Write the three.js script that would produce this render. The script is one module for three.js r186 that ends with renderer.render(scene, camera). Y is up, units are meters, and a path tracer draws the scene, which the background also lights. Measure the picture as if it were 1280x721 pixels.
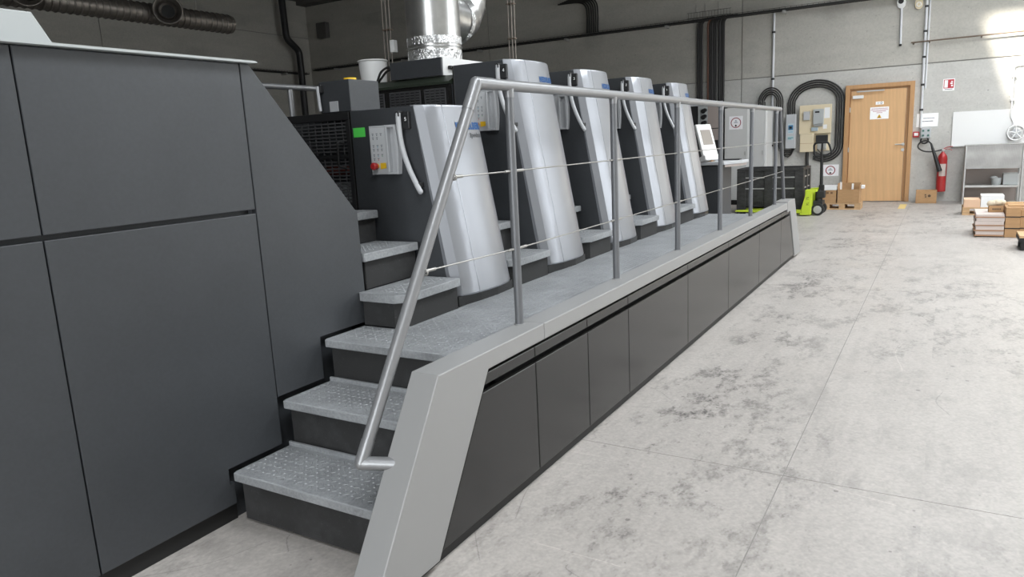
import * as THREE from 'three';
import { RoundedBoxGeometry } from 'three/addons/geometries/RoundedBoxGeometry.js';
import { mergeGeometries, mergeVertices, toCreasedNormals } from 'three/addons/utils/BufferGeometryUtils.js';
import { RectAreaLightUniformsLib } from 'three/addons/lights/RectAreaLightUniformsLib.js';

// ------------------------------------------------------------------ camera, sky, sun, exposure
const scene = new THREE.Scene();
const FOCAL = 905.795, W = 1280, H = 721;
const camera = new THREE.PerspectiveCamera(2 * Math.atan(H / 2 / FOCAL) * 180 / Math.PI, W / H, 0.05, 100);
camera.position.set(0, 1.4, 0);
camera.rotation.set(-11.19 * Math.PI / 180, 30.967 * Math.PI / 180, -2.783 * Math.PI / 180, 'YXZ');
camera.updateMatrixWorld();
const renderer = new THREE.WebGLRenderer({ antialias: true });
renderer.toneMapping = THREE.LinearToneMapping;
renderer.toneMappingExposure = 0.92;
renderer.shadowMap.enabled = true;
RectAreaLightUniformsLib.init();
scene.background = new THREE.Color(0.62, 0.78, 1.0);

const ROOM = { x0: -15.67, x1: 5.0, z0: -15.64, z1: 5.2, top: 6.0 };
const sun = new THREE.DirectionalLight(new THREE.Color(1.0, 0.93, 0.82), 30);
const sunDir = new THREE.Vector3(0.41, -1, -1).normalize();
sun.target.position.set(0.8, 2.5, -15.64);
sun.position.copy(sun.target.position).addScaledVector(sunDir, -14);
sun.castShadow = true; sun.shadow.radius = 9;
Object.assign(sun.shadow.camera, { left: -12, right: 12, top: 12, bottom: -12, near: 0.5, far: 40 });
sun.shadow.mapSize.set(2048, 2048);
scene.add(sun, sun.target);

// unseen panels put in to light the hall, in roof and walls (built further down as glowing panels)
const UNSEEN_ROOF_LIGHTS = [[1.1, 1.4], [1.1, -2.8], [1.1, -7.6], [3.4, -8.4], [3.4, -13.9]];                 // right-hand ones added to brighten the far end; x, z centres, 2.2 x 3 m
const ROOF_GLOW = 12.5, WALL_GLOW = 8.5, SIDE_GLOW = 3.2;
const DAY = new THREE.Color(0.93, 0.97, 1.0);

// ------------------------------------------------------------------ helpers
const RAY = new THREE.Vector3();
function at(axis, value, u, v) {                                             // photo pixel -> point on an axis-aligned plane
  RAY.set((u - W / 2) / FOCAL, -(v - H / 2) / FOCAL, -1).applyQuaternion(camera.quaternion);
  const t = (value - camera.position[axis]) / RAY[axis];
  return camera.position.clone().addScaledVector(RAY, t);
}
let seed = 7;
const rnd = () => { seed = (seed * 1664525 + 1013904223) >>> 0; return seed / 4294967296; };
const taken = new Map();
function numbered(n) { const k = taken.get(n) || 0; taken.set(n, k + 1); return k ? n + '_' + String(k).padStart(3, '0') : n; }
function worldUV(g) {
  const p = g.attributes.position, n = g.attributes.normal, uv = new Float32Array(p.count * 2);
  for (let i = 0; i < p.count; i++) {
    const ax = Math.abs(n.getX(i)), ay = Math.abs(n.getY(i)), az = Math.abs(n.getZ(i));
    let a, b;
    if (ay >= ax && ay >= az) { a = p.getX(i); b = p.getZ(i); } else if (ax >= az) { a = p.getZ(i); b = p.getY(i); } else { a = p.getX(i); b = p.getY(i); }
    uv[2 * i] = a; uv[2 * i + 1] = b;
  }
  g.setAttribute('uv', new THREE.BufferAttribute(uv, 2));
  return g;
}
function clean(g) {
  let q = g.index ? g.toNonIndexed() : g;
  for (const k of Object.keys(q.attributes)) if (!['position', 'normal', 'uv'].includes(k)) q.deleteAttribute(k);
  if (!q.attributes.uv) q.setAttribute('uv', new THREE.BufferAttribute(new Float32Array(q.attributes.position.count * 2), 2));
  return q;
}
function merge(list) { return list.length === 1 ? clean(list[0]) : mergeGeometries(list.map(clean), false); }
function box(x0, x1, y0, y1, z0, z1, r = 0) {
  if (x0 > x1) [x0, x1] = [x1, x0]; if (y0 > y1) [y0, y1] = [y1, y0]; if (z0 > z1) [z0, z1] = [z1, z0];
  const w = x1 - x0, h = y1 - y0, d = z1 - z0;
  r = Math.min(r, w / 2.05, h / 2.05, d / 2.05);
  const g = r > 0 ? new RoundedBoxGeometry(w, h, d, 2, r) : new THREE.BoxGeometry(w, h, d);
  g.translate((x0 + x1) / 2, (y0 + y1) / 2, (z0 + z1) / 2);
  return g;
}
function extr(pts, depth, b, holes = []) {
  const s = new THREE.Shape(pts.map(([u, v]) => new THREE.Vector2(u, v)));
  for (const h of holes) s.holes.push(new THREE.Path(h.map(([u, v]) => new THREE.Vector2(u, v))));
  const g = new THREE.ExtrudeGeometry(s, { depth: depth - 2 * b, bevelEnabled: b > 0, bevelThickness: b, bevelSize: b, bevelOffset: -b, bevelSegments: 2, curveSegments: 10, steps: 1 });
  g.translate(0, 0, b);
  return g;
}
const basis = (m, g) => g.applyMatrix4(m);
const MYZ = new THREE.Matrix4().set(0, 0, 1, 0, 0, 1, 0, 0, -1, 0, 0, 0, 0, 0, 0, 1);   // u,v,w -> x=w y=v z=-u
const MXZ = new THREE.Matrix4().set(1, 0, 0, 0, 0, 0, 1, 0, 0, -1, 0, 0, 0, 0, 0, 1);   // u,v,w -> x=u y=w z=-v
function exYZ(pts, x0, x1, b = 0, holes = []) { const f = (l) => l.map(([z, y]) => [-z, y]); return basis(MYZ, extr(f(pts), x1 - x0, b, holes.map(f))).translate(x0, 0, 0); }
function exXY(pts, z0, z1, b = 0, holes = []) { return extr(pts, z1 - z0, b, holes).translate(0, 0, z0); }
function exXZ(pts, y0, y1, b = 0, holes = []) { const f = (l) => l.map(([x, z]) => [x, -z]); return basis(MXZ, extr(f(pts), y1 - y0, b, holes.map(f))).translate(0, y0, 0); }
const V = (x, y, z) => new THREE.Vector3(x, y, z);
function cyl(a, b, r0, r1 = r0, seg = 20, open = false) {
  const A = Array.isArray(a) ? V(...a) : a, B = Array.isArray(b) ? V(...b) : b, d = B.clone().sub(A);
  const g = new THREE.CylinderGeometry(r1, r0, d.length(), seg, 1, open);
  g.applyQuaternion(new THREE.Quaternion().setFromUnitVectors(V(0, 1, 0), d.clone().normalize()));
  const m = A.clone().add(B).multiplyScalar(0.5);
  return g.translate(m.x, m.y, m.z);
}
function tube(pts, r, n = 40, seg = 8, tension = 0.5) {
  const c = new THREE.CatmullRomCurve3(pts.map((p) => Array.isArray(p) ? V(...p) : p), false, 'catmullrom', tension);
  return new THREE.TubeGeometry(c, n, r, seg, false);
}
function bent(pts, r, rad, seg = 14) {                                       // straight pipe with rounded elbows
  const P = pts.map((p) => V(...p)), path = new THREE.CurvePath(); let last = P[0];
  for (let i = 1; i < P.length - 1; i++) {
    const a = P[i].clone().add(P[i - 1].clone().sub(P[i]).setLength(rad)), b = P[i].clone().add(P[i + 1].clone().sub(P[i]).setLength(rad));
    path.add(new THREE.LineCurve3(last, a)); path.add(new THREE.QuadraticBezierCurve3(a, P[i], b)); last = b;
  }
  path.add(new THREE.LineCurve3(last, P[P.length - 1]));
  return new THREE.TubeGeometry(path, 24 * P.length, r, seg, false);
}
function lathe(prof, x, y, z, seg = 32) { return new THREE.LatheGeometry(prof.map(([r, h]) => new THREE.Vector2(r, h)), seg).translate(x, y, z); }
const ball = (x, y, z, r, s = 14) => new THREE.SphereGeometry(r, s, s).translate(x, y, z);

// a thing: Group at its base; geometry is written in world metres and moved into the group's frame
function thing(name, label, category, [x, y, z] = [0, 0, 0], group, kind) {
  const o = new THREE.Group(); o.name = numbered(name); o.position.set(x, y, z); scene.add(o);
  o.userData = kind ? { kind } : {}; if (label) o.userData.label = label; if (category) o.userData.category = category;
  if (group) o.userData.group = group;
  return o;
}
function put(name, geos, mat, parent, extra) {
  let g = merge(Array.isArray(geos) ? geos : [geos]);
  if (!mat.userData.ownUV) worldUV(g);
  let root = parent; while (root && root.parent && root.parent !== scene) root = root.parent;
  if (root) g.translate(-root.position.x, -root.position.y, -root.position.z);
  const m = new THREE.Mesh(g, mat); m.castShadow = m.receiveShadow = true;
  m.name = parent ? name : numbered(name);
  if (extra) Object.assign(m.userData, extra);
  (parent || scene).add(m);
  return m;
}
function solo(name, label, category, geos, mat, group) {                     // a thing of one mesh, placed at its base centre
  let g = merge(Array.isArray(geos) ? geos : [geos]); if (!mat.userData.ownUV) worldUV(g);
  g.computeBoundingBox(); const b = g.boundingBox, c = [(b.min.x + b.max.x) / 2, b.min.y, (b.min.z + b.max.z) / 2];
  g.translate(-c[0], -c[1], -c[2]);
  const m = new THREE.Mesh(g, mat); m.position.set(...c); m.name = numbered(name); m.castShadow = m.receiveShadow = true;
  m.userData = { label, category }; if (group) m.userData.group = group;
  scene.add(m); return m;
}

// ------------------------------------------------------------------ textures
function noiseGrid(n) { const a = new Float32Array(n * n); for (let i = 0; i < a.length; i++) a[i] = rnd(); return a; }
const GRID = noiseGrid(256);
function vnoise(x, y, per, off = 0) {                                        // tiling value noise
  const xi = Math.floor(x), yi = Math.floor(y), fx = x - xi, fy = y - yi;
  const u = fx * fx * (3 - 2 * fx), v = fy * fy * (3 - 2 * fy), m = (k) => ((k % per) + per) % per;
  const q = (i, j) => GRID[((m(j) + off * 31) & 255) * 256 + ((m(i) + off * 57) & 255)];
  const a = q(xi, yi), b = q(xi + 1, yi), c = q(xi, yi + 1), d = q(xi + 1, yi + 1);
  return a + (b - a) * u + (c - a) * v + (a - b - c + d) * u * v;
}
function fbm(x, y, per, oct, off = 0, gain = 0.5) { let s = 0, a = 1, t = 0; for (let o = 0; o < oct; o++) { s += a * vnoise(x, y, per, off + o); t += a; a *= gain; x *= 2; y *= 2; per *= 2; } return s / t; }
function tex(size, metres, fn, srgb = true, sizeY = size) {
  const d = new Uint8Array(size * sizeY * 4);
  for (let j = 0; j < sizeY; j++) for (let i = 0; i < size; i++) {
    const c = fn(i / size, j / sizeY), k = (j * size + i) * 4;
    for (let q = 0; q < 3; q++) d[k + q] = Math.max(0, Math.min(255, Math.round((typeof c === 'number' ? c : c[q]) * 255)));
    d[k + 3] = 255;
  }
  const t = new THREE.DataTexture(d, size, sizeY, THREE.RGBAFormat);
  t.wrapS = t.wrapT = THREE.RepeatWrapping; t.magFilter = THREE.LinearFilter; t.minFilter = THREE.LinearMipmapLinearFilter; t.generateMipmaps = true;
  if (srgb) t.colorSpace = THREE.SRGBColorSpace;
  t.repeat.set(1 / (Array.isArray(metres) ? metres[0] : metres), 1 / (Array.isArray(metres) ? metres[1] : metres)); t.needsUpdate = true;
  return t;
}
function canvas(w, h, draw, bg) {
  const c = document.createElement('canvas'); c.width = w; c.height = h; const x = c.getContext('2d');
  if (bg) { x.fillStyle = bg; x.fillRect(0, 0, w, h); }
  draw(x, w, h);
  const t = new THREE.CanvasTexture(c); t.colorSpace = THREE.SRGBColorSpace; return t;
}
const mat = (o) => new THREE.MeshStandardMaterial(o);
const rgb = (r, g, b) => new THREE.Color().setRGB(r, g, b);

// concrete floor: 6 m tile, clouding, grime speckle, scuffs and fine scratches
const scratches = []; for (let i = 0; i < 70; i++) { const a = rnd() * 6.28, l = 0.02 + rnd() * 0.12; scratches.push([rnd(), rnd(), Math.cos(a) * l, Math.sin(a) * l, rnd()]); }
const FS = 2048, scr = new Float32Array(FS * FS);
for (const [x, y, dx, dy, s] of scratches) for (let t = 0; t < 700; t++) {
  const k = t / 700, px = ((x + dx * k + 0.004 * Math.sin(k * 5 + s * 9)) % 1 + 1) % 1, py = ((y + dy * k) % 1 + 1) % 1;
  scr[Math.floor(py * FS) * FS + Math.floor(px * FS)] = (s > 0.55 ? -1 : 1) * (0.35 + 0.3 * s);
}
for (let i = 0; i < 260; i++) { const x = rnd() * FS, y = rnd() * FS, r = 0.8 + rnd() * rnd() * 4; for (let a = -r; a <= r; a++) for (let b = -r; b <= r; b++) if (a * a + b * b < r * r) scr[((Math.floor(y + a) + FS) % FS) * FS + (Math.floor(x + b) + FS) % FS] = -0.9; }
const sm = (a, b, x) => { const t = Math.max(0, Math.min(1, (x - a) / (b - a))); return t * t * (3 - 2 * t); };
const floorTex = tex(FS, 6, (u, v) => {
  const big = fbm(u * 3, v * 3, 3, 3, 1), mid = fbm(u * 30, v * 30, 30, 4, 5, 0.6), hf = fbm(u * 512, v * 512, 512, 2, 9, 0.8), streak = fbm(u * 128, v * 10, 10, 4, 3, 0.6);
  const where = fbm(u * 6, v * 3, 3, 4, 7, 0.55), x = (u - 1) * 6 + (fbm(u, v * 8, 8, 3, 15) - 0.5) * 0.25;        // trodden strip beside the walkway at x = -1.05
  const band = Math.exp(-(((x + 1.06) / 0.16) ** 2)), grime = fbm(u * 36, v * 20, 20, 6, 2, 0.88);
  let l = 0.665 + (big - 0.5) * 0.05 + (mid - 0.5) * 0.035 + (hf - 0.5) * 0.09 + (streak - 0.5) * 0.05;
  l -= sm(0.46, 0.78, grime) * (0.05 + 0.08 * sm(0.42, 0.72, where) + 0.08 * band) + band * 0.015 + sm(0.5, 0.62, grime) * sm(0.52, 0.7, hf) * (0.02 + 0.07 * sm(0.4, 0.65, where) + 0.07 * band);
  l += scr[Math.floor(v * FS) * FS + Math.floor(u * FS)] * 0.17;
  return [l * 1.025, l * 0.992, l * 0.962];
});
const floorRough = tex(512, 6, (u, v) => 0.55 + 0.3 * (fbm(u * 16, v * 16, 16, 5, 4) - 0.3), false);
const wallTex = tex(1024, 5, (u, v) => {
  const big = fbm(u * 3, v * 5, 3, 4, 2), mid = fbm(u * 10, v * 40, 10, 4, 8), fine = fbm(u * 200, v * 200, 200, 2, 6);
  const st = Math.max(0, fbm(u * 5, v * 7, 5, 5, 11) - 0.58) * 0.6, pore = fbm(u * 256, v * 256, 256, 1, 12) > 0.955 ? 0.12 : 0;
  const l = 0.735 + (big - 0.5) * 0.09 + (mid - 0.5) * 0.05 + (fine - 0.5) * 0.05 - st * 0.5 - pore;
  return [l, l * 0.993, l * 0.968];
});
const plateBump = tex(256, 0.072, (u, v) => {                                // raised nubs and short lens bars, alternating
  let h = 0;
  for (const [cx, cy, k] of [[0.25, 0.25, 0], [0.75, 0.75, 0], [0.75, 0.25, 1], [0.25, 0.75, 1]]) for (let a = -1; a <= 1; a++) for (let b = -1; b <= 1; b++) {
    const dx = u - cx - a, dy = v - cy - b;
    if (k === 0) { const r = Math.hypot(dx, dy); h = Math.max(h, r < 0.105 ? (r > 0.045 ? 1 : 0.25) * Math.min(1, (0.105 - r) * 40) : 0); }
    else { const p = (dx + dy) * 0.707, q = (dx - dy) * 0.707; h = Math.max(h, 0.8 * Math.max(0, Math.min(1, 3 - 3 * ((p / 0.2) ** 2 + (q / 0.06) ** 2)))); }
  }
  return h;
}, false);
const plateCol = tex(512, 0.9, (u, v) => { const n = fbm(u * 6, v * 6, 6, 5, 3, 0.6), f = fbm(u * 128, v * 128, 128, 2, 8), l = 0.60 + (n - 0.5) * 0.16 + (f - 0.5) * 0.10; return [l * 0.985, l, l * 1.015]; });
const grain = tex(512, 1.2, (u, v) => { const n = fbm(u * 60, v * 3, 3, 4, 5), w = fbm(u * 16, v * 2, 2, 4, 9), l = 0.97 + (n - 0.5) * 0.09 + (w - 0.5) * 0.10; return [0.86 * l, 0.69 * l, 0.50 * l]; });
const rawWood = tex(512, 0.6, (u, v) => { const n = fbm(u * 6, v * 60, 6, 4, 5), l = 0.95 + (n - 0.5) * 0.3; return [0.80 * l, 0.66 * l, 0.50 * l]; });
const card = tex(256, 0.5, (u, v) => { const n = fbm(u * 8, v * 60, 8, 3, 2), l = 0.95 + (n - 0.5) * 0.12; return [0.72 * l, 0.57 * l, 0.41 * l]; });
const brushed = tex(512, [0.5, 0.5], (u, v) => { const n = fbm(u * 120, v * 4, 4, 3, 3), b = fbm(u * 4, v * 4, 4, 4, 6), l = 0.60 + (n - 0.5) * 0.16 + (b - 0.5) * 0.10; return [l * 1.01, l, l * 0.985]; });
const paintDust = tex(512, 1.6, (u, v) => { const a = fbm(u * 5, v * 5, 5, 5, 4, 0.6), f = fbm(u * 200, v * 200, 200, 2, 1), l = 0.245 + (a - 0.5) * 0.035 + (f - 0.5) * 0.02; return [l * 0.965, l * 1.0, l * 1.05]; });
const blackDust = tex(512, 0.9, (u, v) => { const a = fbm(u * 6, v * 6, 6, 5, 2, 0.65), s = fbm(u * 180, v * 180, 180, 1, 7) > 0.93 ? 0.08 : 0, l = 0.155 + Math.max(0, a - 0.45) * 0.22 + s; return [l, l, l * 1.01]; });
const plasticTex = tex(256, 0.6, (u, v) => { const a = fbm(u * 8, v * 14, 8, 5, 2, 0.65), l = 0.19 + (a - 0.4) * 0.18; return [l, l, l]; });
const galv = tex(512, 0.5, (u, v) => { const a = fbm(u * 10, v * 10, 10, 3, 4), l = 0.78 + (a - 0.5) * 0.12; return [l, l, l * 0.995]; });
const foilBump = tex(256, 0.25, (u, v) => fbm(u * 20, v * 14, 14, 4, 4, 0.6), false);

const M = {
  floor: mat({ map: floorTex, roughness: 0.78, roughnessMap: floorRough, bumpMap: floorTex, bumpScale: 0.0006 }),
  joint: mat({ color: rgb(0.26, 0.25, 0.235), roughness: 0.95 }),
  wall: mat({ map: wallTex, color: rgb(0.88, 0.865, 0.83), roughness: 0.92 }),
  wallLow: mat({ map: wallTex, roughness: 0.92 }),
  ceiling: mat({ color: rgb(0.08, 0.076, 0.07), roughness: 0.9 }),
  beam: mat({ color: rgb(0.11, 0.105, 0.10), roughness: 0.9 }),
  white: mat({ color: rgb(0.72, 0.72, 0.71), roughness: 0.6 }),
  graphite: mat({ map: paintDust, roughness: 0.48, metalness: 0.0 }),
  charcoal: mat({ color: rgb(0.014, 0.0135, 0.013), roughness: 0.24 }),
  riser: mat({ map: blackDust, roughness: 0.7 }),
  black: mat({ color: rgb(0.010, 0.010, 0.010), roughness: 0.55 }),
  blackPlastic: mat({ color: rgb(0.018, 0.018, 0.019), roughness: 0.45 }),
  silver: mat({ color: rgb(0.315, 0.325, 0.35), roughness: 0.33, metalness: 0.55 }),
  trim: mat({ color: rgb(0.335, 0.333, 0.33), roughness: 0.45, metalness: 0.25 }),
  rail: mat({ color: rgb(0.29, 0.293, 0.30), roughness: 0.36, metalness: 0.5 }),
  post: mat({ color: rgb(0.17, 0.175, 0.185), roughness: 0.4, metalness: 0.35 }),
  wire: mat({ color: rgb(0.36, 0.35, 0.33), roughness: 0.35, metalness: 0.7 }),
  plate: mat({ map: plateCol, bumpMap: plateBump, bumpScale: 0.0022, roughness: 0.5, metalness: 0.25 }),
  nub: mat({ color: rgb(0.33, 0.34, 0.35), roughness: 0.52, metalness: 0.25 }),
  nosing: mat({ map: plateCol, roughness: 0.6, metalness: 0.2 }),
  panelGrey: mat({ color: rgb(0.46, 0.47, 0.485), roughness: 0.5 }),
  lightGrey: mat({ color: rgb(0.42, 0.44, 0.44), roughness: 0.55 }),
  offWhite: mat({ color: rgb(0.80, 0.80, 0.79), roughness: 0.5 }),
  red: mat({ color: rgb(0.42, 0.025, 0.025), roughness: 0.35 }),
  yellow: mat({ color: rgb(0.80, 0.50, 0.02), roughness: 0.5 }),
  green: mat({ color: rgb(0.10, 0.72, 0.10), roughness: 0.7 }),
  lime: mat({ color: rgb(0.55, 0.70, 0.04), roughness: 0.45 }),
  blue: mat({ color: rgb(0.10, 0.27, 0.42), roughness: 0.5 }),
  galv: mat({ map: galv, roughness: 0.28, metalness: 0.9 }),
  foil: mat({ color: rgb(0.75, 0.75, 0.75), bumpMap: foilBump, bumpScale: 0.012, roughness: 0.28, metalness: 0.9 }),
  darkDuct: mat({ color: rgb(0.22, 0.20, 0.18), roughness: 0.4, metalness: 0.7 }),
  rust: mat({ color: rgb(0.16, 0.12, 0.09), roughness: 0.7, metalness: 0.2 }),
  pvc: mat({ color: rgb(0.62, 0.63, 0.65), roughness: 0.45 }),
  cable: mat({ color: rgb(0.022, 0.021, 0.020), roughness: 0.55 }),
  copper: mat({ color: rgb(0.14, 0.06, 0.035), roughness: 0.5 }),
  grille: mat({ color: rgb(0.075, 0.075, 0.078), roughness: 0.5 }),
  cabinet: mat({ color: rgb(0.60, 0.60, 0.59), roughness: 0.5 }),
  strand: mat({ color: rgb(0.27, 0.24, 0.21), roughness: 0.6, metalness: 0.3 }),
  wood: mat({ map: grain, roughness: 0.5 }),
  woodFrame: mat({ map: grain, color: rgb(0.72, 0.66, 0.60), roughness: 0.5 }),
  raw: mat({ map: rawWood, roughness: 0.85 }),
  card: mat({ map: card, roughness: 0.85 }),
  cream: mat({ color: rgb(0.70, 0.60, 0.42), roughness: 0.55 }),
  taupe: mat({ color: rgb(0.34, 0.29, 0.265), roughness: 0.5 }),
  steel: mat({ map: brushed, roughness: 0.42, metalness: 0.6 }),
  steelPlain: mat({ color: rgb(0.50, 0.50, 0.49), roughness: 0.4, metalness: 0.6 }),
  crate: mat({ map: plasticTex, roughness: 0.6 }),
  paper: mat({ color: rgb(0.80, 0.80, 0.80), roughness: 0.8 }),
  pinkPaper: mat({ color: rgb(0.58, 0.50, 0.46), roughness: 0.85 }),
  brownPaper: mat({ color: rgb(0.42, 0.24, 0.14), roughness: 0.85 }),
  salmon: mat({ color: rgb(0.70, 0.47, 0.32), roughness: 0.85 }),
  greenPaint: mat({ color: rgb(0.022, 0.030, 0.020), roughness: 0.5 }),
  tape: mat({ color: rgb(0.72, 0.55, 0.22), roughness: 0.8 }),
  rubber: mat({ color: rgb(0.02, 0.02, 0.02), roughness: 0.75 }),
  glass: mat({ color: rgb(0.30, 0.27, 0.24), roughness: 0.25 }),
};
// a flat print (sign, label) on a thin plate facing +z, its front carrying the drawing
function print(name, x0, x1, y0, y1, z, draw, px, parent, label, category, bg = '#ffffff', rough = 0.6) {
  const t = canvas(px, Math.round(px * (y1 - y0) / (x1 - x0)), draw, bg);
  const m = mat({ map: t, roughness: rough }); m.userData.ownUV = true;
  const g = box(x0, x1, y0, y1, z, z + 0.004), n = g.attributes.normal, uv = g.attributes.uv;
  for (let i = 0; i < uv.count; i++) if (n.getZ(i) < 0.5) uv.setXY(i, 0.01, 0.01);
  return parent ? put(name, g, m, parent, label ? { label } : null) : solo(name, label, category, g, m);
}

// ------------------------------------------------------------------ the room
const R = ROOM, S = { kind: 'structure' };
{
  const floor = thing('floor', null, null, [0, 0, 0], null, 'structure');
  put('joint_bed', box(R.x0 - 0.3, R.x1 + 0.3, -0.3, -0.003, R.z0 - 0.3, R.z1 + 0.3), M.joint, floor);
  const xs = [R.x0 - 0.3, -12.5, -8.5, -4.5, -0.505, 3.5, R.x1 + 0.3], zs = [R.z1 + 0.3, 1.05, -2.955, -6.96, -10.96, -14.0, R.z0 - 0.3], g = 0.002;
  for (let i = 0; i < xs.length - 1; i++) for (let j = 0; j < zs.length - 1; j++)
    put('slab', box(xs[i] + g, xs[i + 1] - g, -0.2, 0, zs[j + 1] + g, zs[j] - g), M.floor, floor);
}
function wallOf(name, panels, backing, low = 0) {
  const w = thing(name, null, null, [0, 0, 0], null, 'structure');
  put('joint_backing', backing, M.joint, w);
  panels.forEach((p, i) => put('concrete_panel', p, low && i % low === 0 ? M.wallLow : M.wall, w));
}
const WT = R.top + 0.2, gp = 0.009;
{
  // far wall of precast panels: joints at 2.49 m and at x = -3.68 / -8.7 / -12.2
  const xs = [R.x0 - 0.3, -9.7, -3.68, 2.34, R.x1 + 0.3], ys = [-0.1, 2.49, WT], P = [];
  for (let i = 0; i < xs.length - 1; i++) for (let j = 0; j < ys.length - 1; j++) P.push(box(xs[i] + gp, xs[i + 1] - gp, ys[j] + gp, ys[j + 1] - gp, R.z0 - 0.2, R.z0));
  wallOf('wall_far', P, box(R.x0 - 0.3, R.x1 + 0.3, -0.1, WT, R.z0 - 0.4, R.z0 - 0.02), 2);
}
{
  const zs = [R.z0, -9.6, -3.6, 2.4, R.z1], ys = [-0.1, 2.2, 4.6, WT], P = [];
  for (let i = 0; i < zs.length - 1; i++) for (let j = 0; j < ys.length - 1; j++) P.push(box(R.x0 - 0.2, R.x0, ys[j] + gp, ys[j + 1] - gp, zs[i + 1] - gp, zs[i] + gp));
  wallOf('wall_left', P, box(R.x0 - 0.4, R.x0 - 0.02, -0.1, WT, R.z0 - 0.3, R.z1 + 0.3));
}
// right and near walls, with gaps for the added glowing panels
const RW = { y0: 1.2, y1: 4.2, z: [[-13.6, -10.4], [-9.4, -6.2]] };
const NW = { y0: 0.4, y1: 4.4, x: [[-1.7, -0.2], [0.0, 1.5]] };
{
  const P = [box(R.x1, R.x1 + 0.2, -0.1, RW.y0, R.z0, R.z1), box(R.x1, R.x1 + 0.2, RW.y1, WT, R.z0, R.z1)];
  const e = [R.z0, ...RW.z.flat(), R.z1]; for (let i = 0; i < e.length; i += 2) P.push(box(R.x1, R.x1 + 0.2, RW.y0, RW.y1, e[i], e[i + 1]));
  const w = thing('wall_right', null, null, [0, 0, 0], null, 'structure'); for (const p of P) put('concrete_panel', p, M.wall, w);
}
{
  const P = [box(R.x0, R.x1, -0.1, NW.y0, R.z1, R.z1 + 0.2), box(R.x0, R.x1, NW.y1, WT, R.z1, R.z1 + 0.2)];
  const e = [R.x0, ...NW.x.flat(), R.x1]; for (let i = 0; i < e.length; i += 2) P.push(box(e[i], e[i + 1], NW.y0, NW.y1, R.z1, R.z1 + 0.2));
  const w = thing('wall_near', null, null, [0, 0, 0], null, 'structure'); for (const p of P) put('concrete_panel', p, M.wall, w);
}
function area(w, h, glow, pos, look) {
  const l = new THREE.RectAreaLight(DAY, glow, w, h); l.position.copy(pos); l.lookAt(look); scene.add(l);
}
const glowMat = (k) => mat({ color: rgb(0.7, 0.72, 0.74), emissive: DAY, emissiveIntensity: k, roughness: 0.6 });
RW.z.forEach(([a, b], i) => {  // unseen glowing windows, added to light the far right
  const w = thing('window_' + (i + 1), null, null, [R.x1 + 0.1, RW.y0, (a + b) / 2], null, 'structure');
  const f = 0.05; put('frame', [box(R.x1 + 0.06, R.x1 + 0.14, RW.y0, RW.y0 + f, a, b), box(R.x1 + 0.06, R.x1 + 0.14, RW.y1 - f, RW.y1, a, b), box(R.x1 + 0.06, R.x1 + 0.14, RW.y0, RW.y1, a, a + f), box(R.x1 + 0.06, R.x1 + 0.14, RW.y0, RW.y1, b - f, b), box(R.x1 + 0.06, R.x1 + 0.14, RW.y0, RW.y1, (a + b) / 2 - f / 2, (a + b) / 2 + f / 2)], M.steelPlain, w);
  put('glow_pane', box(R.x1 + 0.10, R.x1 + 0.12, RW.y0, RW.y1, a, b), glowMat(1), w);
  area(b - a - 0.1, RW.y1 - RW.y0 - 0.1, SIDE_GLOW, V(R.x1 + 0.05, (RW.y0 + RW.y1) / 2, (a + b) / 2), V(0, (RW.y0 + RW.y1) / 2, (a + b) / 2));
});
NW.x.forEach(([a, b], i) => {  // unseen glowing windows behind the camera, added for frontal light
  const w = thing('window_' + (i + 3), null, null, [(a + b) / 2, NW.y0, R.z1 + 0.1], null, 'structure'), z = R.z1 + 0.06, f = 0.05;
  put('frame', [box(a, b, NW.y0, NW.y0 + f, z, z + 0.08), box(a, b, NW.y1 - f, NW.y1, z, z + 0.08), box(a, a + f, NW.y0, NW.y1, z, z + 0.08), box(b - f, b, NW.y0, NW.y1, z, z + 0.08), box(a, b, 2.3, 2.35, z, z + 0.08)], M.steelPlain, w);
  put('glow_pane', box(a, b, NW.y0, NW.y1, z + 0.04, z + 0.06), glowMat(1), w);
  area(b - a - 0.1, NW.y1 - NW.y0 - 0.1, WALL_GLOW, V((a + b) / 2, (NW.y0 + NW.y1) / 2, R.z1 - 0.0), V((a + b) / 2, (NW.y0 + NW.y1) / 2, 0));
});
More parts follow.
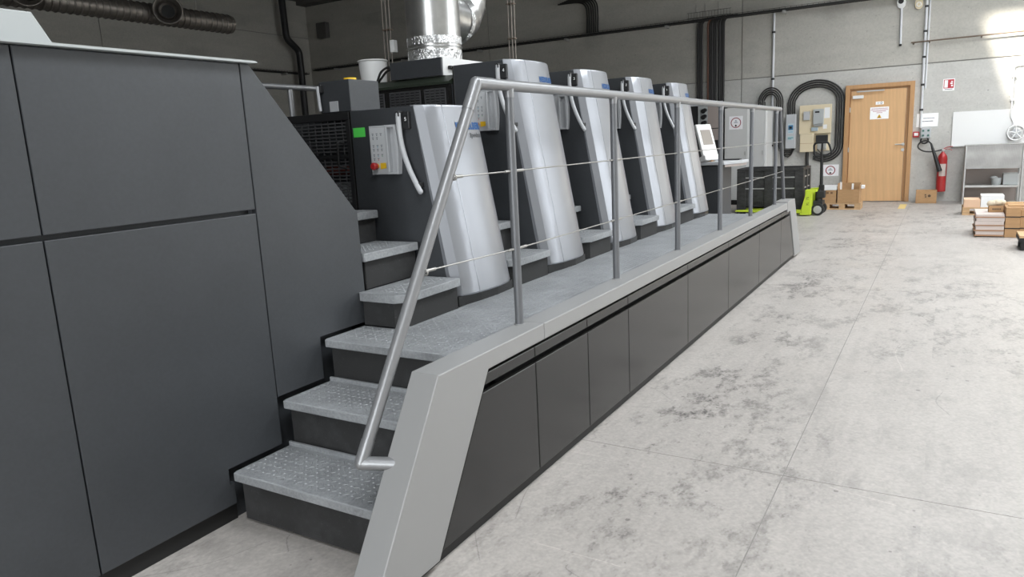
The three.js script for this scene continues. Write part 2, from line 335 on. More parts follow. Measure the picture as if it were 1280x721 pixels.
// ceiling with openings: unseen glow panels put in for overhead light, and one clear roof light near the far wall that lets the sun in
const CLEAR = { x0: -0.8, x1: 1.7, z0: R.z0 + 2.6, z1: R.z0 + 4.9 };
{
  const c = thing('ceiling', null, null, [0, R.top, 0], null, 'structure');
  const holes = UNSEEN_ROOF_LIGHTS.map(([x, z]) => [[x - 1.1, z - 1.5], [x + 1.1, z - 1.5], [x + 1.1, z + 1.5], [x - 1.1, z + 1.5]]);
  holes.push([[CLEAR.x0, CLEAR.z0], [CLEAR.x1, CLEAR.z0], [CLEAR.x1, CLEAR.z1], [CLEAR.x0, CLEAR.z1]]);
  put('roof_deck', exXZ([[R.x0 - 0.3, R.z0 - 0.3], [R.x1 + 0.3, R.z0 - 0.3], [R.x1 + 0.3, R.z1 + 0.3], [R.x0 - 0.3, R.z1 + 0.3]], R.top, R.top + 0.25, 0, holes), M.ceiling, c);
  for (const z of [-13.4, -10.1, -5.2, -0.5, 3.8]) put('roof_beam', box(R.x0, R.x1, R.top - 0.5, R.top, z - 0.12, z + 0.12), M.beam, c);
  put('added_shade_girder', box(-2.5, -2.15, 4.2, R.top - 0.501, R.z0, R.z1), M.beam, c);  // unseen girder, added to keep roof light off the left side
  put('edge_beam', box(R.x0, -8.5, 5.45, R.top, R.z0, R.z0 + 0.35), M.beam, c);
  put('edge_beam', box(R.x0, R.x0 + 0.3, 5.55, R.top, R.z0 + 0.36, R.z1), M.beam, c);
}
UNSEEN_ROOF_LIGHTS.forEach(([x, z], i) => {  // glowing roof panels out of view, set by the light they give
  const w = thing('window_' + (i + 5), null, null, [x, R.top, z], null, 'structure');
  put('frame', exXZ([[x - 1.1, z - 1.5], [x + 1.1, z - 1.5], [x + 1.1, z + 1.5], [x - 1.1, z + 1.5]], R.top, R.top + 0.3, 0, [[[x - 1.05, z - 1.45], [x + 1.05, z - 1.45], [x + 1.05, z + 1.45], [x - 1.05, z + 1.45]]]), M.steelPlain, w);
  put('roof_glow_pane', box(x - 1.05, x + 1.05, R.top + 0.16, R.top + 0.18, z - 1.45, z + 1.45), glowMat(1), w);
  area(2.0, 2.8, ROOF_GLOW, V(x, R.top + 0.12, z), V(x, 0, z + 0.0001));
});

{
  const { x0, x1, z0, z1 } = CLEAR, w = thing('window_' + (5 + UNSEEN_ROOF_LIGHTS.length), null, null, [(x0 + x1) / 2, R.top, (z0 + z1) / 2], null, 'structure');
  put('frame', exXZ([[x0 - 0.08, z0 - 0.08], [x1 + 0.08, z0 - 0.08], [x1 + 0.08, z1 + 0.08], [x0 - 0.08, z1 + 0.08]], R.top + 0.251, R.top + 0.3, 0, [[[x0, z0], [x1, z0], [x1, z1], [x0, z1]]]), M.steelPlain, w);
  put('clear_pane', box(x0, x1, R.top + 0.27, R.top + 0.276, z0, z1), new THREE.MeshPhysicalMaterial({ color: 0xffffff, transmission: 1, thickness: 0, roughness: 0.02 }), w);
  area(x1 - x0 - 0.1, z1 - z0 - 0.1, ROOF_GLOW, V((x0 + x1) / 2, R.top + 0.2, (z0 + z1) / 2), V((x0 + x1) / 2, 0, (z0 + z1) / 2 + 0.0001));   // sky seen through the clear roof light
}

// ------------------------------------------------------------------ walkway: stair, deck, edge beam, side panels
// raised nubs and lens bars of the chequer plate, one instanced part per plate
const nubGeo = clean(merge([new THREE.CylinderGeometry(0.0035, 0.0062, 0.0024, 8, 1, false).translate(0, 0.0012, 0)])), barGeo = clean(new THREE.SphereGeometry(1, 8, 5, 0, Math.PI * 2, 0, Math.PI / 2).scale(0.0115, 0.0018, 0.003));
function nubs(parent, x0, x1, z0, z1, y) {
  const P = 0.0285, nx = Math.floor((x1 - x0 - 0.02) / P), nz = Math.floor((z1 - z0 - 0.02) / P), a = [], b = [];
  for (let i = 0; i < nx; i++) for (let j = 0; j < nz; j++) ((i + j) % 2 ? b : a).push([x0 + 0.02 + i * P, z0 + 0.02 + j * P, j]);
  let root = parent; while (root.parent && root.parent !== scene) root = root.parent;
  const m4 = new THREE.Matrix4(), o = root.position;
  [['nubs', nubGeo, a], ['lens_bars', barGeo, b]].forEach(([n, g, l]) => {
    const im = new THREE.InstancedMesh(g, M.nub, l.length); im.name = n; im.userData.kind = 'stuff'; im.castShadow = im.receiveShadow = true;
    l.forEach(([x, z, j], k) => im.setMatrixAt(k, m4.makeRotationY(j % 2 ? 0.7 : -0.7).setPosition(x - o.x, y - o.y, z - o.z)));
    parent.add(im);
  });
}
const XF = -1.395, XI = -1.508, DECK = 0.605;                                // outer face, inner beam edge, deck height
{
  const w = thing('walkway', 'grey chequer-plate walkway with stair and dark side panels along the press', 'walkway', [-1.9, 0, -5]);
  const zf = (y) => -1.829 + (0.669 - y) * 0.638, zr = (y) => -2.132 + (0.601 - y) * 0.643;
  put('end_cap', exYZ([[zf(0.03), 0.03], [-1.829, 0.669], [-2.568, 0.669], [-2.568, 0.6], [-2.132, 0.6], [zr(0.03), 0.03]], XI, XF, 0.004), M.trim, w);
  put('edge_beam', exYZ([[-2.571, 0.669], [-8.0, 0.669], [-8.0, 0.6], [-2.571, 0.6]], XI, XF, 0.004), M.trim, w);
  put('end_cap', exYZ([[-8.004, 0.68], [-8.41, 0.68], [-8.86, 0.03], [-8.5, 0.03], [-8.16, 0.57], [-8.004, 0.57]], XI - 0.02, XF + 0.004, 0.004), M.trim, w);
  const seams = [-2.49, -3.0, -3.515, -4.56, -5.605, -6.69, -7.70], X0 = XF - 0.024, X1 = XF - 0.003;
  for (let i = 0; i <= seams.length; i++) {
    const a = i ? seams[i - 1] - 0.0025 : null, b = i < seams.length ? seams[i] + 0.0025 : null;
    const far = (y) => -8.16 - (0.57 - y) * 0.63;
    const q = (y0, y1) => [[a ?? zr(y0) - 0.006, y0], [a ?? zr(y1) - 0.006, y1], [b ?? far(y1), y1], [b ?? far(y0), y0]];
    put('side_panel', exYZ(q(0.056, 0.522), X0, X1, 0.003), M.charcoal, w);
    put('lip_strip', exYZ(q(0.546, 0.588), X0, X1 - 0.002, 0.003), M.charcoal, w);
  }
  put('inner_skirt', box(XI + 0.01, XF - 0.05, 0.03, 0.6, -2.2, -8.15), M.black, w);
  put('inner_skirt', exYZ([[-1.9, 0.05], [-2.2, 0.55], [-2.25, 0.55], [-2.25, 0.05]], XI + 0.01, XF - 0.05), M.black, w);
  put('kick_plate', exYZ([[-1.5, 0], [-1.5, 0.05], [-8.75, 0.05], [-8.75, 0]], XI + 0.02, XF - 0.03), M.black, w);
  // stair treads with upturned back edge, front nosing and dusty risers
  const XL = -2.296, XR = XI - 0.001;
  const steps = [[0.213, -1.67, -1.975], [0.413, -1.946, -2.24]];
  for (const [y, z0, z1] of steps) {
    const t = put('tread', box(XL, XR, y - 0.004, y, z0 - 0.012, z1), M.plate, w);
    put('nosing', [box(XL, XR, y - 0.036, y + 0.0002, z0 - 0.016, z0, 0.006), box(XL, XR, y, y + 0.018, z1 + 0.01, z1 + 0.02), box(XL, XR, y - 0.036, y - 0.0045, z0 - 0.06, z0 - 0.017)], M.nosing, t);
    nubs(w, XL, XR, z1 + 0.03, z0 - 0.02, y);
    put('riser', box(XL + 0.01, XR, Math.max(0.004, y - 0.2), y - 0.037, z0 - 0.035, z0 - 0.03), M.riser, w);
  }
  put('riser', box(XL + 0.01, XR, 0.415, DECK - 0.037, -2.245, -2.24), M.riser, w);
  const XD = -2.08;
  put('deck_plate', [box(XL, XR, DECK - 0.004, DECK, -2.222, -2.47), box(XD, XR, DECK - 0.004, DECK, -2.47, -7.5)], M.plate, w);
  nubs(w, XL, XR, -2.46, -2.235, DECK); nubs(w, XD, XR, -7.49, -2.475, DECK);
  put('nosing', box(XL, XR, DECK - 0.036, DECK + 0.0002, -2.226, -2.21, 0.006), M.nosing, w);
  put('deck_frame', [box(XL, XR, DECK - 0.05, DECK - 0.006, -2.26, -7.5), box(XD - 0.03, XR, 0.02, DECK - 0.05, -2.3, -7.48)], M.black, w);
}
// steps up into the gaps beside the printing units
const UL = [-2.92, -3.895, -4.88, -5.88, -6.92], UR = [-3.46, -4.44, -5.42, -6.42, -7.45];
{
  const words = ['between the delivery housing and the first low printing unit', 'between the first and second printing units', 'between the second and third printing units', 'between the third and fourth printing units', 'between the fourth and fifth printing units'];
  for (let i = 0; i < 5; i++) {
    const z0 = i ? UR[i - 1] - 0.012 : -2.465, z1 = UL[i] + 0.002, s = thing('side_steps', 'small grey chequer-plate steps rising ' + words[i], 'steps', [-2.3, DECK, (z0 + z1) / 2], 'steps between the printing units');
    const list = [[0.762, -2.05, 0.605], [0.937, -2.30, 0.762], [1.10, -2.55, 0.937]];
    list.forEach(([y, x, yb], k) => {
      if (k === 2 && i) return;
      const xi = i || k ? x - 0.28 : -2.305, c = k === 0 ? 0.05 : 0.004, za = k && !i ? -2.516 : z0;
      const out = [[xi, za], [x - c, za], [x, za - c], [x, z1], [xi, z1]];
      put('tread', exXZ(out, y - 0.04, y - 0.0006, 0.003), M.nosing, s);
      put('tread_plate', exXZ(out.map(([a, b]) => [a - 0.004, b]), y - 0.002, y), M.plate, s);
      nubs(s, xi + 0.06, x - 0.01, z1, za - 0.02, y);
      put('riser', exXZ([[xi, za - 0.02], [x - c - 0.022, za - 0.02], [x - 0.022, za - c - 0.02], [x - 0.022, z1], [xi, z1]], yb + 0.001, y - 0.041), M.riser, s);
    });
  }
}
// ------------------------------------------------------------------ guard rail
{
  const g = thing('guard_rail', 'grey tubular guard rail with wire ropes standing on the walkway edge beam', 'railing', [-1.485, 0.669, -5]);
  const x = -1.485, y = 1.627, r = 0.0215, zp = [-2.522, -3.571, -4.62, -5.67, -6.71, -7.79];
  const foot = V(-1.580, 0.409, -1.628), bend = V(x, y, -2.292), end = V(x, y, -7.97), fend = V(-1.50, 0.682, -8.36);
  put('top_rail', cyl(bend, end, r, r, 24), M.rail, g);
  const d = bend.clone().sub(foot);
  put('sloping_rail', cyl(foot, bend, r, r, 24), M.rail, g);
  put('sloping_rail', cyl(end, fend, 0.0185, 0.0185, 20), M.post, g);
  put('elbow', [ball(bend.x, bend.y, bend.z, 0.0232, 20), cyl(bend, bend.clone().addScaledVector(d.clone().normalize(), -0.11), 0.0232, 0.0232, 24), cyl(bend, [x, y, -2.40], 0.0232, 0.0232, 24)], M.rail, g);
  put('elbow', [ball(foot.x, foot.y, foot.z, 0.0232, 20), cyl(foot, foot.clone().addScaledVector(d.clone().normalize(), 0.075), 0.0232, 0.0232, 24), cyl(foot, [-1.425, foot.y - 0.012, foot.z - 0.085], 0.0225, 0.0225, 24)], M.rail, g);
  put('elbow', ball(end.x, end.y, end.z, 0.0225, 16), M.rail, g);
  for (const z of zp) {
    const p = put('post', cyl([x, 0.669, z], [x, y - 0.01, z], 0.0175, 0.0175, 20), M.post, g);
    put('collar', cyl([x, y - 0.045, z], [x, y - 0.012, z], 0.0192, 0.021, 20), M.rail, p);
    put('base_ring', cyl([x, 0.669, z], [x, 0.673, z], 0.024, 0.024, 20), M.trim, p);
  }
  for (const yy of [1.298, 0.985]) {
    const k = (yy - foot.y) / (bend.y - foot.y), a = foot.clone().lerp(bend, k), q = (yy - fend.y) / (end.y - fend.y), b = fend.clone().lerp(end, q);
    const pts = [a, ...zp.map((z) => V(x, yy, z)), b];
    for (let i = 0; i < pts.length - 1; i++) {
      const wr = put('wire_rope', cyl(pts[i], pts[i + 1], 0.0029, 0.0029, 8), M.wire, g), dir = pts[i + 1].clone().sub(pts[i]).normalize();
      put('end_fitting', cyl(pts[i].clone().addScaledVector(dir, 0.02), pts[i].clone().addScaledVector(dir, 0.085), 0.0062, 0.0062, 10), M.wire, wr);
      put('end_fitting', cyl(pts[i + 1].clone().addScaledVector(dir, -0.055), pts[i + 1].clone().addScaledVector(dir, -0.018), 0.0055, 0.0055, 10), M.wire, wr);
    }
    put('rope_eye', new THREE.TorusGeometry(0.009, 0.0035, 8, 16).translate(a.x + 0.02, a.y, a.z - 0.012), M.wire, g);
  }
}
// ------------------------------------------------------------------ delivery housing (large dark panels at the left)
{
  const X = -2.31, d = thing('delivery_housing', 'tall graphite press housing with flush panels and sloping end beside the stair', 'machine housing', [-3.2, 0, -0.9]);
  const zl = 0.55, P = (pts, name = 'cover_panel') => put(name, exYZ(pts, X - 0.03, X, 0.0028), M.graphite, d);
  P([[zl, 1.201], [zl, 1.747], [-1.1395, 1.747], [-1.1395, 1.201]]);
  P([[-1.1445, 1.201], [-1.1445, 1.748], [-1.933, 1.748], [-1.933, 1.201]]);
  P([[zl, 0.078], [zl, 1.185], [-1.1395, 1.185], [-1.1395, 0.078]]);
  P([[-1.1445, 0.078], [-1.1445, 1.185], [-1.933, 1.185], [-1.933, 0.425], [-1.933, 0.225], [-1.664, 0.225], [-1.664, 0.165], [-1.684, 0.165], [-1.684, 0.078]]);
  P([[-1.938, 0.428], [-1.938, 1.75], [-1.978, 1.75], [-2.505, 1.128], [-2.511, 0.616], [-2.202, 0.616], [-2.202, 0.428]], 'end_panel');
  put('inner_body', [box(-4.3, X - 0.04, 0.0, 1.74, zl, -1.93), box(-4.3, X - 0.04, 0.0, 1.15, -1.93, -2.44)], M.graphite, d);
  put('kick_plate', box(X - 0.06, X - 0.03, 0, 0.08, zl, -1.7), M.black, d);
  put('top_lid', exYZ([[-0.2, 1.751], [-0.2, 1.759], [-1.985, 1.759], [-2.0, 1.754], [-1.985, 1.751]], -4.0, X + 0.03), M.lightGrey, d);
  put('hood', exYZ([[zl, 1.76], [zl, 1.853], [-1.238, 1.853], [-1.291, 1.76]], -3.4, -2.35, 0.004), M.lightGrey, d);
}
// ------------------------------------------------------------------ printing units
const xe = (y) => -2.118 - (y - 0.66) * 0.18;                                 // cover edge leans back with height
const PROFILE = [[0, 0], [0.028, 0.04], [0.08, 0.066], [0.128, 0.076], [0.1295, 0.0735], [0.1325, 0.0735], [0.134, 0.077], [0.18, 0.082], [0.24, 0.087], [0.30, 0.088], [0.36, 0.084], [0.41, 0.076], [0.45, 0.064], [0.48, 0.05], [0.50, 0.032], [0.507, 0.012]];
function bulge(d) { for (let i = 1; i < PROFILE.length; i++) if (d <= PROFILE[i][0]) { const [a, p] = PROFILE[i - 1], [b, q] = PROFILE[i]; return p + (q - p) * (d - a) / (b - a); } return 0.01; }
function coverGeo(za, len, top) {
  const k = len / 0.51, ring = [...PROFILE.map(([d, o]) => [d * k, o]), [0.507 * k, -0.02], [0, -0.02]], N = ring.length, rows = [0.657, 0.665], pos = [], idx = [];
  for (let i = 1; i < 12; i++) rows.push(0.665 + (top - 0.675) * i / 12); rows.push(top - 0.01, top - 0.003, top);
  const inset = (r) => r === 0 ? 0.004 : r === rows.length - 1 ? 0.01 : r === rows.length - 2 ? 0.003 : 0;
  rows.forEach((y, r) => ring.forEach(([d, o]) => pos.push(xe(y) + o - (o > 0 ? inset(r) : 0), y, za - d)));
  for (let r = 0; r < rows.length - 1; r++) for (let i = 0; i < N; i++) { const a = r * N + i, b = r * N + (i + 1) % N, c = a + N, e = b + N; idx.push(a, b, e, a, e, c); }
  const flat = ring.map(([d, o]) => new THREE.Vector2(d, o)), tri = THREE.ShapeUtils.triangulateShape(flat, []), t0 = (rows.length - 1) * N;
  for (const [a, b, c] of tri) { idx.push(t0 + a, t0 + b, t0 + c); idx.push(a, c, b); }
  let g = new THREE.BufferGeometry(); g.setAttribute('position', new THREE.Float32BufferAttribute(pos, 3)); g.setIndex(idx);
  return toCreasedNormals(g, 0.35);
}
const keysTex = canvas(256, 448, (c, w, h) => {
  c.fillStyle = '#4a5560'; const row = [[2, 'x..'], [1, 'xxx'], [2, '.x.'], [4, 'xox'], [5, 'xxx'], [6.4, 'xog'], [7.4, 'xr.']];
  for (const [ry, s] of row) for (let k = 0; k < 3; k++) if (s[k] !== '.') {
    const x = 46 + k * 66, y = 20 + ry * 46;
    c.fillStyle = '#59626b'; c.fillRect(x - 16, y, 32, 5); c.fillRect(x - 12, y + 9, 24, 4);
    c.fillStyle = s[k] === 'o' ? '#2f9bb0' : s[k] === 'g' ? '#2e8a4e' : s[k] === 'r' ? '#c04848' : '#3b434a'; c.fillRect(x - 6, y + 18, 12, 12);
  }
}, '#c9cbcd');
const keysMat = mat({ map: keysTex, roughness: 0.5 }); keysMat.userData.ownUV = true;
const logoTex = canvas(512, 160, (c) => {
  c.fillStyle = '#0a4d86'; c.font = 'bold 76px sans-serif'; c.textBaseline = 'top'; c.textAlign = 'left';
  c.save(); c.scale(500 / c.measureText('HEIDELBERG').width, 1); c.fillText('HEIDELBERG', 6, 4); c.restore();
  c.fillStyle = '#2e3238'; c.fillRect(0, 92, 512, 68);
}, '#0a4d86');
const logoAlpha = canvas(512, 160, (c) => {
  c.fillStyle = '#ffffff'; c.font = 'bold 76px sans-serif'; c.textBaseline = 'top';
  c.save(); c.scale(500 / c.measureText('HEIDELBERG').width, 1); c.fillText('HEIDELBERG', 6, 4); c.strokeStyle = '#ffffff'; c.lineWidth = 7; c.strokeText('HEIDELBERG', 6, 4); c.restore();
  c.font = 'italic bold 50px serif'; c.fillText('Speedmaster', 210, 98);
}, '#000000');
logoAlpha.colorSpace = THREE.NoColorSpace;
const logoMat = mat({ map: logoTex, alphaMap: logoAlpha, transparent: true, roughness: 0.5 }); logoMat.userData.ownUV = true;
const digitTex = (n) => { const m = mat({ map: canvas(64, 96, (c) => { c.fillStyle = '#e8e8e8'; c.font = 'bold 72px sans-serif'; c.textAlign = 'center'; c.textBaseline = 'middle'; c.fillText(n, 32, 50); }, '#0c0c0d'), roughness: 0.5 }); m.userData.ownUV = true; return m; };
const names = ['first', 'second', 'third', 'fourth', 'fifth'];
for (let i = 0; i < 5; i++) {
  const za = UL[i] - 0.03, zb = UR[i], len = za - zb, top = i ? 1.908 : 1.614;
  const label = i ? names[i] + ' printing unit from the stair, tall with graphite side and silver curved cover' : 'low first printing unit with green sticker, graphite side and silver curved cover';
  const u = thing('printing_unit', label, 'printing unit', [-2.35, DECK, (za + zb) / 2], 'printing units in a row');
  const xin = -2.71;
  put('side_body', exXY([[xin, DECK + 0.002], [xe(0.66) - 0.022, DECK + 0.002], [xe(0.66) - 0.022, 0.66], [xe(top) - 0.001, top], [xin, top]], zb + 0.012, za, 0.003), M.graphite, u);
  put('edge_strip', box(xin - 0.014, xin - 0.001, 0.9, top - 0.004, za - 0.05, za - 0.006, 0.004), M.charcoal, u);
  put('front_cover', coverGeo(za - 0.0005, len, top + 0.004), M.silver, u);
  put('plinth', exXZ([[-2.14, za], [-2.088, za], [-2.066, za - len * 0.35], [-2.058, za - len * 0.65], [-2.072, zb], [-2.14, zb]], DECK + 0.001, 0.656), M.charcoal, u);
  // control panel
  const px0 = i ? -2.578 : -2.577, px1 = px0 + 0.195, py1 = i ? top - 0.168 : 1.529, py0 = py1 - 0.247, pz = za + 0.001, split = px0 + 0.118;
  const cp = put('control_panel', [exXY([[px0, py0], [split, py0], [split, py1], [px0, py1]], pz, pz + 0.016, 0.003)], M.panelGrey, u);
  const kg = new THREE.PlaneGeometry(0.104, 0.19).translate(px0 + 0.058, py1 - 0.105, pz + 0.0168);
  put('key_print', kg, keysMat, cp);
  const bow = []; for (let k = 0; k <= 10; k++) bow.push([px1 - 0.012 + 0.014 * Math.sin(Math.PI * (0.12 + 0.88 * k / 10) * 0.9), py1 - (py1 - py0) * k / 10]);
  const hole = [[split + 0.016, py0 + 0.012], [px1 - 0.018, py0 + 0.012], [px1 - 0.022, py1 - 0.014], [split + 0.014, py1 - 0.014]];
  const gr = put('grip_frame', exXY([[split, py0], ...bow.slice().reverse(), [split, py1]], pz, pz + 0.034, 0.003, [hole]), M.panelGrey, u);
  put('grip_recess', box(split + 0.01, px1 - 0.012, py0 + 0.008, py1 - 0.01, pz, pz + 0.006), M.panelGrey, gr);
  const ex = px0 + 0.042, ey = py0 + 0.043;
  put('stop_base', [exXY([[ex + 0.02, ey - 0.016], [ex + 0.058, ey - 0.012], [ex + 0.058, ey + 0.016], [ex + 0.02, ey + 0.016]], pz + 0.016, pz + 0.018), cyl([ex, ey, pz + 0.014], [ex, ey, pz + 0.032], 0.012, 0.012, 18)], M.yellow, cp);
  put('stop_button', [cyl([ex, ey, pz + 0.03], [ex, ey, pz + 0.052], 0.017, 0.019, 20), cyl([ex, ey, pz + 0.052], [ex, ey, pz + 0.058], 0.019, 0.013, 20)], M.red, cp);
  // curved grab handle with black bracket
  const hz = za + 0.04, t = top, hp = [[-2.338, t - 0.036], [-2.338, t - 0.10], [-2.332, t - 0.17], [-2.316, t - 0.24], [-2.286, t - 0.32], [-2.245, t - 0.40], [-2.232, t - 0.421]].map(([x, y]) => V(x - 0.02, y, hz));
  const h = put('grab_handle', [tube(hp, 0.0135, 44, 12), ball(hp[0].x, hp[0].y, hz, 0.0135, 12), ball(hp[6].x, hp[6].y, hz, 0.0135, 12)], M.panelGrey, u);
  put('bracket', [box(-2.362, -2.308, t - 0.112, t - 0.026, za, za + 0.022, 0.006), box(-2.368, -2.346, t - 0.05, t - 0.022, za + 0.01, hz + 0.012, 0.004), box(-2.275, -2.255, t - 0.40, t - 0.375, za, hz, 0.004)], M.blackPlastic, h);
  put('number_plate', new THREE.PlaneGeometry(0.022, 0.034).translate(-2.328, t - 0.062, za + 0.0232), digitTex(String(5 - i)), h);
  // maker's lettering on the curved cover
  const LW = 16, lp = [], lu = [], li = [], d0 = i ? 0.25 : 0.20, d1 = i ? 0.478 : 0.475, y1 = i ? 1.826 : 1.540, y0 = y1 - (i ? 0.092 : 0.10), k = len / 0.51;
  for (let a = 0; a <= LW; a++) for (let b = 0; b <= 1; b++) { const dd = d0 + (d1 - d0) * a / LW, y = b ? y1 : y0; lp.push(xe(y) + bulge(dd) + 0.0025, y, za - dd * k); lu.push(a / LW, b); }
  for (let a = 0; a < LW; a++) { const q = 2 * a; li.push(q, q + 2, q + 3, q, q + 3, q + 1); }
  const lg = new THREE.BufferGeometry(); lg.setAttribute('position', new THREE.Float32BufferAttribute(lp, 3)); lg.setAttribute('uv', new THREE.Float32BufferAttribute(lu, 2)); lg.setIndex(li); lg.computeVertexNormals();
  put('lettering', lg, logoMat, u, { label: 'blue maker lettering with grey script below' });
  if (!i) solo('sticky_note', 'bright green square sticky note on the first low printing unit', 'sticky note', box(-2.697, -2.617, 1.478, 1.526, za + 0.0005, za + 0.002), M.green);
}
// ------------------------------------------------------------------ press body behind the units
{
  const b = thing('press_machine', 'black press body behind the units with slotted vent panels on top', 'machine body', [-3.3, 0, -5.2]);
  put('lower_body', box(-4.18, -2.73, 0, 1.585, -3.05, -7.4), M.graphite, b);
  put('upper_body', box(-3.75, -2.73, 1.586, 1.80, -3.93, -7.4), M.graphite, b);
  put('top_edge', exYZ([[-3.895, 1.80], [-3.895, 1.815], [-4.0, 1.862], [-7.4, 1.862], [-7.4, 1.80]], -3.75, -2.73), M.greenPaint, b);
  const vp = put('vent_panel', [box(-3.75, -2.732, 1.585, 1.80, -3.91, -3.93)], M.charcoal, b);
  for (const [x0, x1] of [[-3.45, -3.27], [-3.215, -2.965], [-2.925, -2.765]]) {
    const bars = []; for (let k = 0; k < 10; k++) bars.push(box(x0, x1, 1.615 + k * 0.017, 1.615 + k * 0.017 + 0.009, -3.905, -3.894));
    const cols = Math.round((x1 - x0) / 0.045); for (let k = 0; k <= cols; k++) { const x = x0 + (x1 - x0) * k / cols; bars.push(box(x - 0.003, x + 0.003, 1.615, 1.777, -3.905, -3.894)); }
    put('slot_field', box(x0, x1, 1.612, 1.78, -3.909, -3.9065), M.black, b);
    put('vent_grille', bars, M.grille, b, { kind: 'stuff' });
  }
}
// guard door with slotted mesh between the delivery and the first unit
{
  const z = -2.955, g = thing('guard_door', 'black slotted guard door between delivery housing and first printing unit', 'guard', [-2.95, 0.94, z]);
  put('door_frame', [box(-3.6, -2.727, 1.572, 1.614, z - 0.03, z, 0.004), box(-2.756, -2.727, 0.94, 1.572, z - 0.03, z, 0.004), box(-3.6, -2.756, 0.94, 1.10, z - 0.03, z, 0.004), box(-3.6, -2.756, 1.375, 1.392, z - 0.03, z)], M.blackPlastic, g);
  const bars = []; for (let k = 0; k < 26; k++) { const y = 1.11 + k * 0.0185; if (Math.abs(y - 1.383) > 0.012) bars.push(box(-3.6, -2.757, y, y + 0.007, z - 0.012, z - 0.006)); }
  for (let k = 0; k < 17; k++) bars.push(box(-2.79 - k * 0.05, -2.785 - k * 0.05, 1.10, 1.572, z - 0.013, z - 0.007));
  put('mesh_bars', bars, M.grille, g, { kind: 'stuff' });
  put('door_handle', bent([[-2.775, 1.45, z], [-2.785, 1.46, z + 0.04], [-2.79, 1.33, z + 0.04], [-2.775, 1.32, z]], 0.006, 0.015, 8), M.black, g);
  put('back_plate', box(-3.6, -2.735, 0.94, 1.584, z - 0.085, z - 0.08), M.graphite, g);
  put('red_roller', cyl([-3.5, 1.305, z - 0.05], [-2.76, 1.305, z - 0.05], 0.027, 0.027, 16), mat({ color: rgb(0.16, 0.04, 0.03), roughness: 0.6 }), g);
  put('white_plate', box(-3.5, -2.76, 1.13, 1.235, z - 0.07, z - 0.06), M.lightGrey, g);
}
